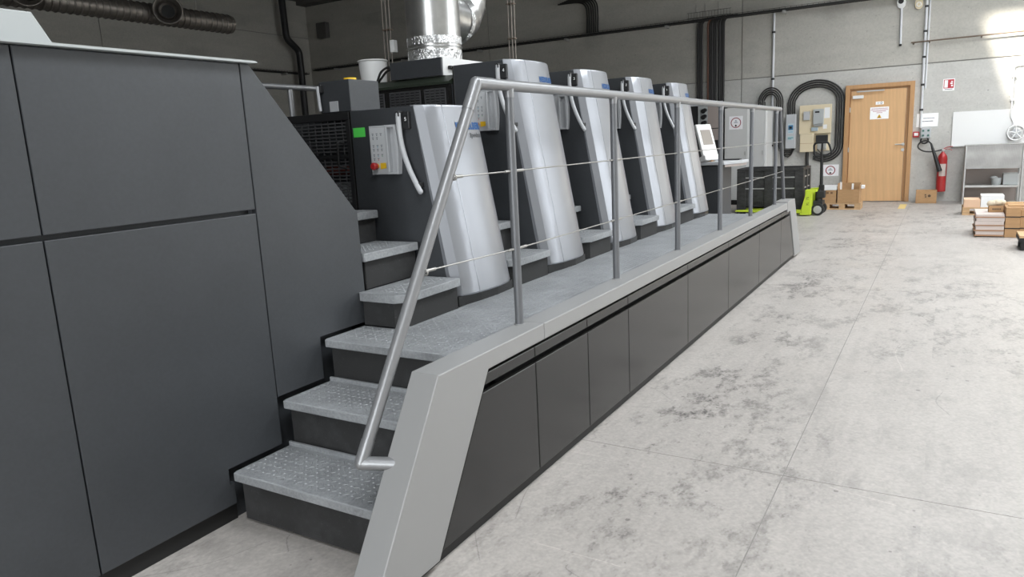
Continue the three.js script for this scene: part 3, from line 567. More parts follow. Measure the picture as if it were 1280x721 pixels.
// small items on the press
{
  const c = thing('junction_box', 'graphite box with white key plate on top of the guard door', 'control box', [-2.81, 1.614, -3.05]);
  put('case', box(-2.922, -2.705, 1.6145, 1.778, -3.19, -2.955, 0.004), M.graphite, c);
  put('key_plate', box(-2.852, -2.79, 1.618, 1.672, -2.955, -2.951, 0.002), M.panelGrey, c);
  put('grab_handle', tube([[-2.905, 1.755, -2.93], [-2.905, 1.70, -2.93], [-2.9, 1.625, -2.93]], 0.009, 16, 8), M.panelGrey, c);
  put('bracket', box(-2.912, -2.885, 1.72, 1.762, -2.955, -2.93, 0.004), M.blackPlastic, c);
  solo('tape_roll', 'yellow tape roll lying on the graphite junction box', 'tape roll', lathe([[0.018, 0], [0.034, 0], [0.034, 0.016], [0.018, 0.016], [0.018, 0]], -2.79, 1.779, -3.06, 24), M.yellow);
  const k = thing('bucket', 'white plastic bucket standing on top of the press body', 'bucket', [-3.53, 1.863, -4.12]);
  put('pail', lathe([[0, 0.002], [0.084, 0.002], [0.089, 0.02], [0.1, 0.165], [0.094, 0.165], [0.082, 0.012], [0, 0.012]], -3.53, 1.863, -4.12), M.offWhite, k);
  put('rim', new THREE.TorusGeometry(0.101, 0.006, 8, 40).rotateX(Math.PI / 2).translate(-3.53, 2.026, -4.12), M.offWhite, k);
  solo('cable_coil', 'small tangle of black cable beside the white bucket', 'cable', tube([[-3.40, 1.87, -4.0], [-3.36, 1.93, -4.0], [-3.30, 1.955, -4.0], [-3.27, 1.94, -4.0], [-3.32, 1.93, -4.01], [-3.38, 1.89, -4.02], [-3.43, 1.87, -4.05]], 0.008, 40, 8), M.cable);
  const p = thing('duct_plenum', 'grey sheet-metal box under the silver exhaust duct', 'plenum box', [-3.02, 1.863, -4.2]);
  put('case_front', box(-3.25, -2.83, 1.8635, 1.975, -3.965, -3.98), M.graphite, p);
  put('case', box(-3.25, -2.825, 1.8635, 1.977, -3.981, -4.5), M.offWhite, p);
  put('latch', box(-2.826, -2.80, 1.905, 1.925, -4.03, -4.14, 0.006), M.black, p);
  const d = thing('exhaust_duct', 'shiny round metal exhaust duct with side elbow rising from the plenum', 'duct', [-3.05, 1.978, -4.22]);
  const cx = -3.055, cz = -4.22, r = 0.183;
  put('riser_pipe', cyl([cx, 2.12, cz], [cx, R.top - 0.02, cz], r, r, 48, true), M.galv, d);
  put('tape_band', cyl([cx, 2.085, cz], [cx, 2.135, cz], r + 0.004, r + 0.004, 48, true), M.foil, d);
  put('tape_band', cyl([cx, 1.979, cz], [cx, 2.05, cz], r + 0.003, r + 0.003, 48, true), M.foil, d);
  put('collar', [cyl([cx, 1.978, cz], [cx, 2.13, cz], r, r, 48, true), new THREE.TorusGeometry(r + 0.002, 0.005, 8, 48).rotateX(Math.PI / 2).translate(cx, 2.068, cz)], M.galv, d);
  const bd = V(-0.16, 0, -1).normalize(), P0 = V(cx, 2.29, cz), el = [];
  const P1 = P0.clone().addScaledVector(bd, 0.30);
  put('branch_pipe', cyl(P0, P1, 0.165, 0.165, 40, true), M.galv, d);
  let prev = P1.clone(), pd = bd.clone();
  for (let k = 0; k < 4; k++) {                                             // gored elbow turning upward
    const a = (k + 1) * Math.PI / 8, dir = bd.clone().multiplyScalar(Math.cos(a)).add(V(0, Math.sin(a), 0)), nx = prev.clone().addScaledVector(dir, 0.12);
    el.push(cyl(prev.clone().addScaledVector(dir, -0.03), nx.clone().addScaledVector(dir, 0.03), 0.167, 0.167, 40, true)); prev = nx;
  }
  put('elbow', el, M.galv, d);
  put('branch_riser', cyl(prev, [prev.x, R.top - 0.02, prev.z], 0.165, 0.165, 40, true), M.galv, d);
  const tb = P1.clone().addScaledVector(bd, -0.02); put('tape_band', cyl(tb, tb.clone().addScaledVector(bd, 0.06), 0.17, 0.17, 40, true), M.foil, d);
}
// wire cable drops from the roof to the press, blue hose coil
function drop(x, z, y0, n, lean, label) {
  const o = thing('cable_drop', label, 'cable ladder', [x, y0, z], 'cable drops above the press');
  for (let k = 0; k < n; k++) { const dx = (k - (n - 1) / 2) * 0.016; put('strand', cyl([x + dx, y0, z - (k % 2) * 0.02], [x + dx + lean, R.top, z - (k % 2) * 0.02], 0.0042, 0.0042, 6), M.strand, o); }
  for (let k = 0; k < 14; k++) { const y = y0 + 0.12 + k * 0.27, f = lean * (y - y0) / (R.top - y0); put('tie', box(x + f - 0.036, x + f + 0.036, y, y + 0.008, z - 0.03, z + 0.01), M.rust, o); }
  return o;
}
{
  const a = at('z', -4.3, 486, 97); const dr = drop(a.x + 0.01, -4.3, 1.8625, 5, 0.05, 'bundle of wire strands dropping to the press beside the white bucket');
  const b = at('z', -5.4, 640, 72); drop(b.x, -5.4, 1.8625, 4, 0.03, 'bundle of wire strands dropping behind the second printing unit');
  const s = at('z', -4.24, 490, 58); put('socket', box(s.x - 0.022, s.x + 0.016, s.y - 0.04, s.y + 0.045, -4.285, -4.24, 0.006), M.offWhite, dr, { label: 'small white socket' });
  const h = at('z', -6, 601, -4), t = thing('hose_coil', 'coil of blue air hose hanging above the press', 'hose', [h.x, h.y - 0.1, -6]);
  for (let k = 0; k < 4; k++) put('hose_turn', new THREE.TorusGeometry(0.055 + k * 0.012, 0.006, 8, 28).scale(0.9, 1.3, 1).translate(h.x - k * 0.004, h.y + 0.02 * k, -6 + k * 0.012), M.blue, t);
  put('hanger', cyl([h.x, h.y + 0.1, -6], [h.x, R.top, -6], 0.004, 0.004, 6), M.wire, t);
}
// rail on the far side of the press
{
  const x = -4.25, g = thing('rear_rail', 'grey tubular rail on the far side of the press behind the sloping housing', 'railing', [x, 0, -3.6]);
  const q = at('x', x, 362, 109);
  put('rail_tube', cyl([x, q.y, -2.75], [x, q.y, -4.35], 0.021, 0.021, 16), M.rail, g);
  for (const z of [q.z]) put('rail_post', cyl([x, 0.001, z], [x, q.y - 0.018, z], 0.02, 0.02, 16), M.rail, g);
}
// ------------------------------------------------------------------ services on the left and far walls
const ZB = R.z0;
{
  const x = -10, e = at('x', x, 288, 31), g = thing('spiral_duct', 'dark ribbed ventilation pipe with round side outlets along the left', 'duct', [x, e.y, e.z + 3]);
  const r = 0.135, ribs = []; put('pipe', cyl([x, e.y, e.z], [x, e.y, 0.5], r, r, 28), M.darkDuct, g);
  for (let z = e.z + 0.06; z < 0.4; z += 0.095) ribs.push(new THREE.TorusGeometry(r, 0.014, 6, 24).translate(x, e.y, z));
  put('ribs', ribs, M.darkDuct, g, { kind: 'stuff' });
  for (const [u, v] of [[222, 17], [55, 3]]) {
    const q = at('x', x + 0.2, u, v), dir = V(1, 0.05, 0.75).normalize(), c = V(x, e.y, q.z), o = c.clone().addScaledVector(dir, 0.42);
    const s = put('outlet', [cyl(c, o, 0.12, 0.12, 24, true)], M.darkDuct, g);
    put('outlet_flare', [cyl(o.clone().addScaledVector(dir, -0.1), o, 0.09, 0.19, 28, true), new THREE.TorusGeometry(0.19, 0.014, 8, 30).applyQuaternion(new THREE.Quaternion().setFromUnitVectors(V(0, 0, 1), dir)).translate(o.x, o.y, o.z)], M.darkDuct, s);
    put('outlet_throat', cyl(o.clone().addScaledVector(dir, -0.12), o.clone().addScaledVector(dir, -0.1), 0.095, 0.095, 24), M.black, s);
  }
  for (const z of [e.z + 0.6, e.z + 3.2]) put('hanger', cyl([x, e.y + r, z], [x, R.top, z], 0.008, 0.008, 6), M.wire, g);
}
{
  const x = R.x0 + 0.32, A = at('x', x, 352, 0), B = at('x', x, 358, 48), C = at('x', x, 374, 64), D = at('x', x, 384, 145);
  solo('drain_pipe', 'dark rainwater pipe with offset bend near the corner of the far wall', 'pipe', bent([[x, 5.5, A.z], [x, B.y, B.z], [x, C.y, C.z], [x, 0.02, C.z]], 0.09, 0.12, 14), M.blackPlastic);
  solo('wall_box', 'small dark box on the far wall beside the rainwater pipe', 'box', box(-15.2, -14.85, 4.55, 4.95, ZB, ZB + 0.15, 0.01), M.beam);
}
function tray(name, label, a, b, y, axis) {
  const t = thing(name, label, 'cable tray', axis === 'x' ? [(a + b) / 2, y, ZB + 0.1] : [R.x0 + 0.1, y, (a + b) / 2], 'cable trays on the walls');
  const B = (p0, p1, q0, q1, y0, y1) => axis === 'x' ? box(p0, p1, y0, y1, ZB + q0, ZB + q1) : box(R.x0 + q0, R.x0 + q1, y0, y1, p0, p1);
  put('side_rail', [B(a, b, 0.20, 0.206, y, y + 0.014), B(a, b, 0.20, 0.206, y + 0.052, y + 0.058)], M.cable, t);
  put('side_rail', [B(a, b, 0.02, 0.026, y, y + 0.014), B(a, b, 0.02, 0.026, y + 0.052, y + 0.058)], M.cable, t);
  const w = []; for (let p = a; p < b; p += 0.1) w.push(B(p, p + 0.006, 0.02, 0.206, y, y + 0.006), B(p, p + 0.006, 0.2, 0.206, y, y + 0.058));
  put('mesh_wires', w, M.cable, t, { kind: 'stuff' });
  for (let k = 0; k < 5; k++) put('cable', B(a, b, 0.04 + k * 0.031, 0.066 + k * 0.031, y + 0.007, y + 0.026 + 0.008 * ((k * 3) % 4)), M.cable, t);
  for (let p = a + 0.8; p < b; p += 2.35) put('tray_bracket', B(p, p + 0.05, 0, 0.2, y - 0.05, y - 0.001), M.steelPlain, t);
}
tray('cable_tray', 'long black wire cable tray running across the far concrete wall', R.x0 + 0.24, 2.6, 3.70, 'x');
tray('cable_tray', 'black wire cable tray on the dark left wall', R.z0 + 0.3, 0, 3.60, 'z');
{
  const g = thing('cable_drop', 'wide bundle of black cables hanging from the tray behind the last printing unit', 'cables', [-4.3, 0.6, ZB + 0.05]);
  const xs = [-4.57, -4.53, -4.49, -4.36, -4.32, -4.28, -4.24, -4.2, -4.12, -4.08, -4.04];
  xs.forEach((x, k) => put('cable', tube([[x + 0.28, 3.735, ZB + 0.1], [x + 0.1, 3.725, ZB + 0.1], [x + 0.015, 3.66, ZB + 0.07], [x, 3.5, ZB + 0.04], [x, 2.8, ZB + 0.035], [x, 0.6, ZB + 0.035]], 0.021 + (k % 3) * 0.003, 44, 8), k === 3 ? M.copper : M.cable, g));
  for (const x of [-4.62, -4.44, -4.16]) put('ladder_rail', cyl([x, 0.6, ZB + 0.012], [x, 4.05, ZB + 0.012], 0.005, 0.005, 6), M.wire, g);
  for (let k = 0; k < 30; k++) put('ladder_rung', cyl([-4.64, 0.7 + k * 0.1, ZB + 0.012], [-4.0, 0.7 + k * 0.1, ZB + 0.012], 0.003, 0.003, 5), M.wire, g);
  const l = thing('cable_ladder', 'short wire basket standing on the tray above the cable bundle', 'cable ladder', [-4.3, 3.76, ZB + 0.02]);
  for (const y of [3.765, 3.87]) put('ladder_rail', cyl([-4.75, y, ZB + 0.21], [-3.85, y, ZB + 0.21], 0.004, 0.004, 6), M.cable, l);
  for (let k = 0; k < 15; k++) put('ladder_rung', cyl([-4.72 + k * 0.06, 3.762, ZB + 0.21], [-4.72 + k * 0.06, 3.87, ZB + 0.21], 0.003, 0.003, 5), M.cable, l);
  const u = thing('cable_drop', 'short bundle of black cables curving down onto the tray high on the wall', 'cables', [-6.95, 3.78, ZB + 0.1]);
  for (let k = 0; k < 6; k++) { const x = -7.06 + k * 0.052; put('cable', tube([[x - 0.7, 4.46 + k * 0.012, ZB + 0.08], [x - 0.2, 4.44 + k * 0.012, ZB + 0.08], [x - 0.03, 4.34 + k * 0.01, ZB + 0.07], [x, 4.15, ZB + 0.06], [x, 3.765, ZB + 0.08]], 0.017, 36, 8), M.cable, u); }
}
// grey conduits with clips
function conduit(label, x0, y0, x1, y1, twin, clips) {
  const g = thing('conduit', label, 'conduit', [x0, Math.min(y0, y1), ZB + 0.03], 'conduits on the far wall');
  put('conduit_pipe', cyl([x0, y0, ZB + 0.028], [x1, y1, ZB + 0.028], 0.022, 0.022, 12), M.pvc, g);
  if (twin) put('conduit_pipe', cyl([x0 + 0.062, y0, ZB + 0.02], [x1 + 0.04, y1 + 0.7, ZB + 0.02], 0.014, 0.014, 10), M.pvc, g);
  for (const k of clips) { const x = x0 + (x1 - x0) * k, y = y0 + (y1 - y0) * k; put('clip', box(x - 0.03, x + 0.03, y - 0.018, y + 0.018, ZB, ZB + 0.054, 0.004), M.blackPlastic, g); }
}
conduit('grey conduit rising beside the wooden door to the roof', -0.458, 5.4, -0.43, 1.35, true, [0.33, 0.475, 0.58, 0.69, 0.81, 0.92]);
conduit('grey conduit dropping from the cable tray beside the cable loops', -3.06, 3.69, -3.06, 0.72, false, [0.12, 0.42, 0.62, 0.86]);
{
  const c = thing('wall_camera', 'white round camera on a thin tube high above the wooden door', 'camera', [-0.85, 2.85, ZB]);
  put('camera_body', [cyl([-0.85, 3.6, ZB + 0.004], [-0.85, 3.6, ZB + 0.07], 0.075, 0.07, 24), cyl([-0.85, 3.56, ZB + 0.004], [-0.85, 3.56, ZB + 0.05], 0.07, 0.065, 24)], M.offWhite, c);
  put('lens', cyl([-0.855, 3.61, ZB + 0.07], [-0.855, 3.61, ZB + 0.085], 0.045, 0.04, 20), M.black, c);
  put('tube', cyl([-0.845, 3.52, ZB + 0.02], [-0.832, 2.87, ZB + 0.02], 0.02, 0.02, 12), M.pvc, c);
  put('tube_end', cyl([-0.832, 2.87, ZB + 0.02], [-0.832, 2.835, ZB + 0.02], 0.024, 0.02, 12), M.black, c);
  const s = thing('wall_sounder', 'round beige sounder beside the conduit above the door', 'sounder', [-0.57, 3.44, ZB]);
  put('case', exXY([...Array(20)].map((_, k) => [-0.57 + 0.065 * Math.cos(k / 20 * 6.283), 3.54 + 0.1 * Math.sin(k / 20 * 6.283)]), ZB, ZB + 0.05, 0.006), M.cream, s);
  put('ring', new THREE.TorusGeometry(0.036, 0.008, 8, 24).translate(-0.57, 3.52, ZB + 0.052), M.offWhite, s);
  const p = thing('wall_pipe', 'thin grey horizontal pipe on the upper right of the far wall', 'pipe', [1.2, 2.86, ZB]);
  put('pipe', cyl([-0.66, 2.872, ZB + 0.07], [4.6, 2.90, ZB + 0.07], 0.013, 0.013, 10), M.rust, p);
  for (const x of [-0.62, -0.37, 0.42, 1.4, 2.6]) put('pipe_bracket', cyl([x, 2.85, ZB], [x, 2.872, ZB + 0.07], 0.012, 0.012, 8), M.rust, p);
}
// ------------------------------------------------------------------ wooden door
{
  const d = thing('door_1', 'beech door in a brown wooden frame in the far wall', null, [-1.13, 0, ZB], null, 'structure');
  const x0 = -1.715, x1 = -0.555, yt = 2.2, f = 0.075, z0 = ZB + 0.001;
  put('door_frame', exXY([[x0, 0.002], [x0, yt], [x1, yt], [x1, 0.002], [x1 - f, 0.002], [x1 - f, yt - f], [x0 + f, yt - f], [x0 + f, 0.002]], z0, z0 + 0.075, 0.004), M.woodFrame, d);
  put('rebate', exXY([[x0 + f, 0.002], [x0 + f, yt - f], [x1 - f, yt - f], [x1 - f, 0.002], [x1 - f - 0.05, 0.002], [x1 - f - 0.05, yt - f - 0.035], [x0 + f + 0.02, yt - f - 0.035], [x0 + f + 0.02, 0.002]], z0, z0 + 0.018), M.woodFrame, d);
  const leaf = put('door_leaf', box(x0 + f + 0.022, x1 - f - 0.054, 0.012, yt - f - 0.04, z0, z0 + 0.045, 0.003), M.wood, d);
  put('door_handle', [cyl([-0.70, 1.065, z0 + 0.045], [-0.70, 1.065, z0 + 0.10], 0.011, 0.011, 12), cyl([-0.69, 1.065, z0 + 0.095], [-0.83, 1.068, z0 + 0.095], 0.011, 0.010, 12), cyl([-0.70, 1.065, z0 + 0.045], [-0.70, 1.065, z0 + 0.053], 0.028, 0.028, 20)], M.steelPlain, leaf);
  put('lock', cyl([-0.70, 0.965, z0 + 0.045], [-0.70, 0.965, z0 + 0.055], 0.028, 0.028, 20), M.steelPlain, leaf);
  put('door_closer', box(-1.585, -1.40, 1.945, 2.005, z0 + 0.046, z0 + 0.10, 0.006), M.offWhite, leaf);
  put('closer_arm', box(-1.52, -1.05, 2.06, 2.085, z0 + 0.076, z0 + 0.10, 0.004), M.steelPlain, d);
  for (const y of [0.25, 0.95, 1.7]) put('hinge', cyl([x0 + f + 0.012, y, z0 + 0.05], [x0 + f + 0.012, y + 0.09, z0 + 0.05], 0.012, 0.012, 10), M.steelPlain, d);
  print('door_plate', -1.19, -1.055, 1.815, 1.87, z0 + 0.046, (c, w, h) => { c.fillStyle = '#777'; c.fillRect(w * 0.18, h * 0.45, w * 0.3, h * 0.14); c.strokeStyle = '#333'; c.lineWidth = 6; c.beginPath(); c.arc(w * 0.72, h * 0.5, h * 0.28, 0, 6.28); c.stroke(); }, 128, leaf);
  print('door_notice', -1.278, -0.962, 1.548, 1.77, z0 + 0.046, (c, w, h) => {
    c.fillStyle = '#b06a78'; const L = [0.86, 0.9, 0.7, 0.3]; L.forEach((l, k) => { for (let x = 0; x < l * w; x += 9) c.fillRect(w * (1 - l) / 2 + x, h * (0.1 + k * 0.115), 6, h * 0.055); });
    c.fillStyle = '#e0b020'; c.beginPath(); c.moveTo(w * 0.5, h * 0.6); c.lineTo(w * 0.63, h * 0.92); c.lineTo(w * 0.37, h * 0.92); c.fill();
    c.fillStyle = '#222'; c.fillRect(w * 0.485, h * 0.7, w * 0.03, h * 0.12); c.fillRect(w * 0.44, h * 0.84, w * 0.12, h * 0.05);
  }, 256, leaf);
}
// ------------------------------------------------------------------ things on the far wall
function roundSign(x0, x1, y0, y1, z, label) {
  print('prohibition_sign', x0, x1, y0, y1, z, (c, w, h) => {
    const r = h * 0.36; c.strokeStyle = '#8a2a3a'; c.lineWidth = 11; c.beginPath(); c.arc(w / 2, h / 2, r, 0, 6.28); c.stroke();
    c.fillStyle = '#8a93a0'; c.fillRect(w * 0.36, h * 0.46, w * 0.28, h * 0.05); c.fillRect(w * 0.45, h * 0.3, w * 0.1, h * 0.05); c.fillRect(w * 0.42, h * 0.38, w * 0.16, h * 0.04);
    c.fillStyle = '#222'; c.beginPath(); c.arc(w / 2, h * 0.7, h * 0.06, 0, 6.28); c.fill(); c.fillRect(w * 0.44, h * 0.7, w * 0.12, h * 0.09);
  }, 192, null, label, 'sign', '#f2f0f2');
}
roundSign(-2.09, -1.79, 0.50, 0.722, ZB + 0.001, 'round red prohibition sign on the wall between pallet truck and door');
print('fire_sign', -0.115, 0.065, 1.985, 2.19, ZB + 0.001, (c, w, h) => {
  c.fillStyle = '#b3303a'; c.fillRect(w * 0.06, h * 0.06, w * 0.88, h * 0.74); c.fillStyle = '#f4f4f4'; c.fillRect(w * 0.12, h * 0.1, w * 0.3, h * 0.64);
  c.fillRect(w * 0.68, h * 0.2, w * 0.16, h * 0.1); c.fillRect(w * 0.62, h * 0.34, w * 0.22, h * 0.12); c.fillRect(w * 0.7, h * 0.52, w * 0.16, h * 0.14); c.fillStyle = '#444'; c.fillRect(w * 0.16, h * 0.86, w * 0.68, h * 0.05);
}, 128, null, 'red and white fire extinguisher sign on the far wall', 'sign');
print('notice_paper', -0.50, -0.155, 1.365, 1.605, ZB + 0.0015, (c, w, h) => { c.fillStyle = '#4a4a55'; for (let x = 0; x < 0.5; x += 0.045) { c.fillRect(w * (0.3 + x), h * 0.34, w * 0.032, h * 0.05); c.fillRect(w * (0.24 + x), h * 0.56, w * 0.032, h * 0.06); } }, 192, null, 'white notice paper behind the conduit beside the door', 'notice');
{
  const s = thing('switch_box', 'grey box with four push buttons on the wall beside the door', 'switch box', [-0.335, 1.16, ZB]);
  put('case', box(-0.418, -0.258, 1.16, 1.345, ZB + 0.006, ZB + 0.085, 0.008), M.panelGrey, s);
  for (const x of [-0.38, -0.298]) for (const y of [1.21, 1.295]) put('button', cyl([x, y, ZB + 0.085], [x, y, ZB + 0.098], 0.019, 0.019, 16), mat({ color: rgb(0.06, 0.16, 0.13), roughness: 0.5 }), s);
  put('loop_cable', tube([[-0.40, 1.165, ZB + 0.05], [-0.41, 1.10, ZB + 0.05], [-0.35, 1.065, ZB + 0.05], [-0.295, 1.10, ZB + 0.05], [-0.30, 1.165, ZB + 0.05]], 0.014, 30, 8), M.cable, s);
  const a = thing('fire_call_point', 'small red fire call point on the wall at the door frame', 'call point', [-0.49, 1.18, ZB]);
  put('case', box(-0.545, -0.44, 1.178, 1.285, ZB + 0.001, ZB + 0.05, 0.01), M.red, a);
  put('window', box(-0.525, -0.46, 1.21, 1.26, ZB + 0.05, ZB + 0.053), M.paper, a);
  const w = thing('whiteboard', 'large white board mounted on the wall above the steel bench', 'whiteboard', [0.9, 0.99, ZB]);
  put('board', box(0.075, 1.85, 0.995, 1.60, ZB + 0.001, ZB + 0.022, 0.003), M.offWhite, w);
  put('tray_edge', box(0.075, 1.85, 0.982, 0.995, ZB + 0.001, ZB + 0.045), M.steelPlain, w);
}
{ // fire extinguisher with horn and hose
  const X = -0.045, Z = ZB + 0.115, e = thing('fire_extinguisher', 'red fire extinguisher with black horn hanging on the far wall', 'fire extinguisher', [X, 0.17, Z]);
  const lx = -0.022;
  put('cylinder', lathe([[0, 0], [0.07, 0], [0.078, 0.012], [0.078, 0.6], [0.07, 0.645], [0.045, 0.685], [0.024, 0.70], [0.024, 0.72], [0, 0.72]], X, 0.185, Z), M.red, e);
  put('label_band', new THREE.CylinderGeometry(0.0785, 0.0785, 0.22, 24, 1, true, -0.6, 1.5).translate(X, 0.58, Z), M.pinkPaper, e, { label: 'pale printed label' });
  put('valve', [cyl([X, 0.905, Z], [X, 0.955, Z], 0.018, 0.018, 12), box(X - 0.02, X + 0.03, 0.925, 0.955, Z - 0.018, Z + 0.018, 0.004)], M.steelPlain, e);
  put('lever', [tube([[X, 0.95, Z], [X + 0.06, 0.985, Z], [X + 0.15, 0.995, Z]], 0.008, 16, 6), tube([[X + 0.01, 0.94, Z], [X + 0.07, 0.955, Z], [X + 0.14, 0.93, Z]], 0.007, 16, 6)], M.red, e);
  put('hose', tube([[X - 0.02, 0.94, Z], [X - 0.16, 0.915, Z + 0.02], [X - 0.31, 0.93, Z + 0.03], [X - 0.40, 1.0, Z + 0.03], [X - 0.375, 1.085, Z + 0.03], [X - 0.27, 1.115, Z + 0.04], [X - 0.19, 1.06, Z + 0.05]], 0.012, 60, 8), M.cable, e);
  put('horn', [cyl([X - 0.195, 1.065, Z + 0.05], [X - 0.16, 0.95, Z + 0.07], 0.016, 0.024, 16), cyl([X - 0.16, 0.95, Z + 0.07], [X - 0.03, 0.56, Z + 0.10], 0.024, 0.042, 16)], M.blackPlastic, e);
  put('wall_bracket', box(X - 0.03, X + 0.03, 0.6, 0.66, ZB + 0.001, Z - 0.07), M.steelPlain, e);
}
{ // cable loops, inverter, meter board
  const arc = (cx, cy, rx, ry, a0, a1, n) => [...Array(n + 1)].map((_, k) => { const a = a0 + (a1 - a0) * k / n; return [cx + rx * Math.cos(a), cy + ry * Math.sin(a)]; });
  const g = thing('cable_loop', 'large loop of black cables around the cream meter board', 'cables', [-2.2, 0.8, ZB]);
  for (let k = 0; k < 4; k++) {
    const i = k * 0.042, p = [[-2.755 + i, 1.72], [-2.755 + i, 1.95], ...arc(-2.24, 1.95, 0.505 - i, 0.40 - i, Math.PI * 0.92, 0.08, 9), [-1.735 - i, 1.8], [-1.735 - i, 1.2], ...arc(-2.06, 1.12, 0.325 - i, 0.33 - i, -0.1, -Math.PI * 0.62, 6), [-2.26, 0.86 + i]];
    put('cable', tube(p.map(([x, y]) => [x, y, ZB + 0.03 + 0.006 * (k % 2)]), 0.0145, 90, 8), M.cable, g);
  }
  const h = thing('cable_loop', 'narrow hanging loop of black cables beside the tall grey cabinet', 'cables', [-3.0, 0.9, ZB]);
  for (let k = 0; k < 4; k++) {
    const i = k * 0.04, p = [[-3.31 + i, 0.7], [-3.31 + i, 1.9], ...arc(-3.085, 1.98, 0.235 - i * 0.9, 0.29 - i, Math.PI * 0.95, 0.05, 8), [-2.85 - i, 1.8], [-2.85 - i, 1.25], ...arc(-2.74, 1.12, 0.11 + i * 0.45, 0.22 - i, Math.PI * 1.02, Math.PI * 1.85, 6), [-2.66 + i * 0.4, 1.08]];
    put('cable', tube(p.map(([x, y]) => [x, y, ZB + 0.085 + 0.006 * (k % 2)]), 0.014, 80, 8), M.cable, h);
  }
  const b = thing('isolator_box', 'narrow light grey isolator box between the cable loops', 'electric box', [-2.67, 1.06, ZB]);
  put('case', box(-2.765, -2.585, 1.065, 1.73, ZB + 0.055, ZB + 0.19, 0.01), M.panelGrey, b);
  print('switch_label', -2.725, -2.615, 1.36, 1.55, ZB + 0.19, (c, w, h) => { c.fillStyle = '#3f78a0'; c.fillRect(w * 0.1, h * 0.16, w * 0.8, h * 0.5); c.fillStyle = '#10151c'; c.beginPath(); c.arc(w / 2, h * 0.4, w * 0.22, 0, 6.28); c.fill(); c.fillStyle = '#8fb0c0'; c.fillRect(w * 0.1, h * 0.78, w * 0.8, h * 0.14); }, 96, b, null, null, '#b9c6cc');
  put('switch_knob', cyl([-2.67, 1.475, ZB + 0.194], [-2.67, 1.475, ZB + 0.225], 0.024, 0.02, 16), M.black, b);
  print('rating_label', -2.725, -2.615, 1.235, 1.305, ZB + 0.19, (c, w, h) => { c.fillStyle = '#5f8a90'; c.fillRect(4, h * 0.3, w - 8, h * 0.25); c.fillRect(4, h * 0.65, w * 0.6, h * 0.2); }, 96, b, null, null, '#a9c0c4');
  const m = thing('meter_board', 'cream meter board with electricity meter on the far wall', 'meter board', [-2.24, 0.97, ZB]);
  put('back_board', box(-2.53, -1.945, 1.335, 1.885, ZB + 0.045, ZB + 0.09, 0.004), M.cream, m);
  put('lower_case', box(-2.50, -2.25, 0.985, 1.333, ZB + 0.002, ZB + 0.14, 0.006), M.cream, m);
  put('lower_back', box(-2.25, -1.96, 1.0, 1.333, ZB + 0.002, ZB + 0.03), M.cream, m);
  put('seam', box(-2.502, -2.248, 1.148, 1.154, ZB + 0.139, ZB + 0.142), M.brownPaper, m);
  const mt = put('meter', [box(-2.27, -2.08, 1.51, 1.80, ZB + 0.09, ZB + 0.16, 0.012), box(-2.255, -2.095, 1.47, 1.535, ZB + 0.09, ZB + 0.13, 0.008)], M.lightGrey, m);
  put('display', box(-2.235, -2.155, 1.728, 1.76, ZB + 0.16, ZB + 0.163), M.black, mt);
  put('small_meter', box(-2.45, -2.335, 1.60, 1.765, ZB + 0.09, ZB + 0.14, 0.008), M.panelGrey, m);
  put('fuse_box', box(-2.30, -2.18, 1.385, 1.455, ZB + 0.09, ZB + 0.13, 0.005), mat({ color: rgb(0.35, 0.42, 0.46), roughness: 0.5 }), m);
  put('paper_note', box(-2.075, -1.975, 1.62, 1.82, ZB + 0.0905, ZB + 0.092), M.paper, m); put('paper_note', box(-2.09, -2.02, 1.42, 1.50, ZB + 0.0905, ZB + 0.096), M.paper, m);
  put('breaker', [box(-2.21, -2.0, 1.17, 1.30, ZB + 0.03, ZB + 0.13, 0.008)], M.blackPlastic, m);
  put('terminal_block', [box(-2.19, -2.02, 1.02, 1.15, ZB + 0.03, ZB + 0.10, 0.008)], M.steelPlain, m);
  put('down_cable', tube([[-2.37, 0.984, ZB + 0.07], [-2.37, 0.8, ZB + 0.06], [-2.34, 0.5, ZB + 0.05], [-2.34, 0.0, ZB + 0.05]], 0.032, 30, 10), M.cable, m);
}
// ------------------------------------------------------------------ cabinets and console past the press
function cabinet(label, x0, x1, y1, zf, zb, strip) {
  const c = thing('steel_cabinet', label, 'cabinet', [(x0 + x1) / 2, 0, (zf + zb) / 2], 'grey cabinets by the far wall');
  put('plinth', box(x0 + 0.01, x1 - 0.01, 0, 0.095, zf - 0.03, zb), M.charcoal, c);
  put('body', box(x0, x1, 0.096, y1, zf - 0.022, zb, 0.004), M.cabinet, c);
  const d = put('door', box(x0 + 0.006, x1 - strip, 0.105, y1 - 0.01, zf - 0.02, zf, 0.004), M.cabinet, c);
  put('door_edge', box(x1 - strip + 0.003, x1 - 0.002, 0.105, y1 - 0.01, zf - 0.02, zf + 0.002, 0.003), M.offWhite, c);
  put('latch', box(x1 - strip - 0.04, x1 - strip - 0.02, 0.98, 1.06, zf, zf + 0.012, 0.003), M.steelPlain, d);
  return c;
}
cabinet('tall grey steel cabinet with a round red sign on its door', -3.83, -3.32, 1.905, -14.9, -15.45, 0.07);
roundSign(-3.735, -3.475, 1.49, 1.745, -14.899, 'round red prohibition sign on the tall grey cabinet door');
cabinet('plain tall grey steel cabinet next to the signed cabinet', -3.31, -3.02, 1.90, -14.92, -15.45, 0.04);
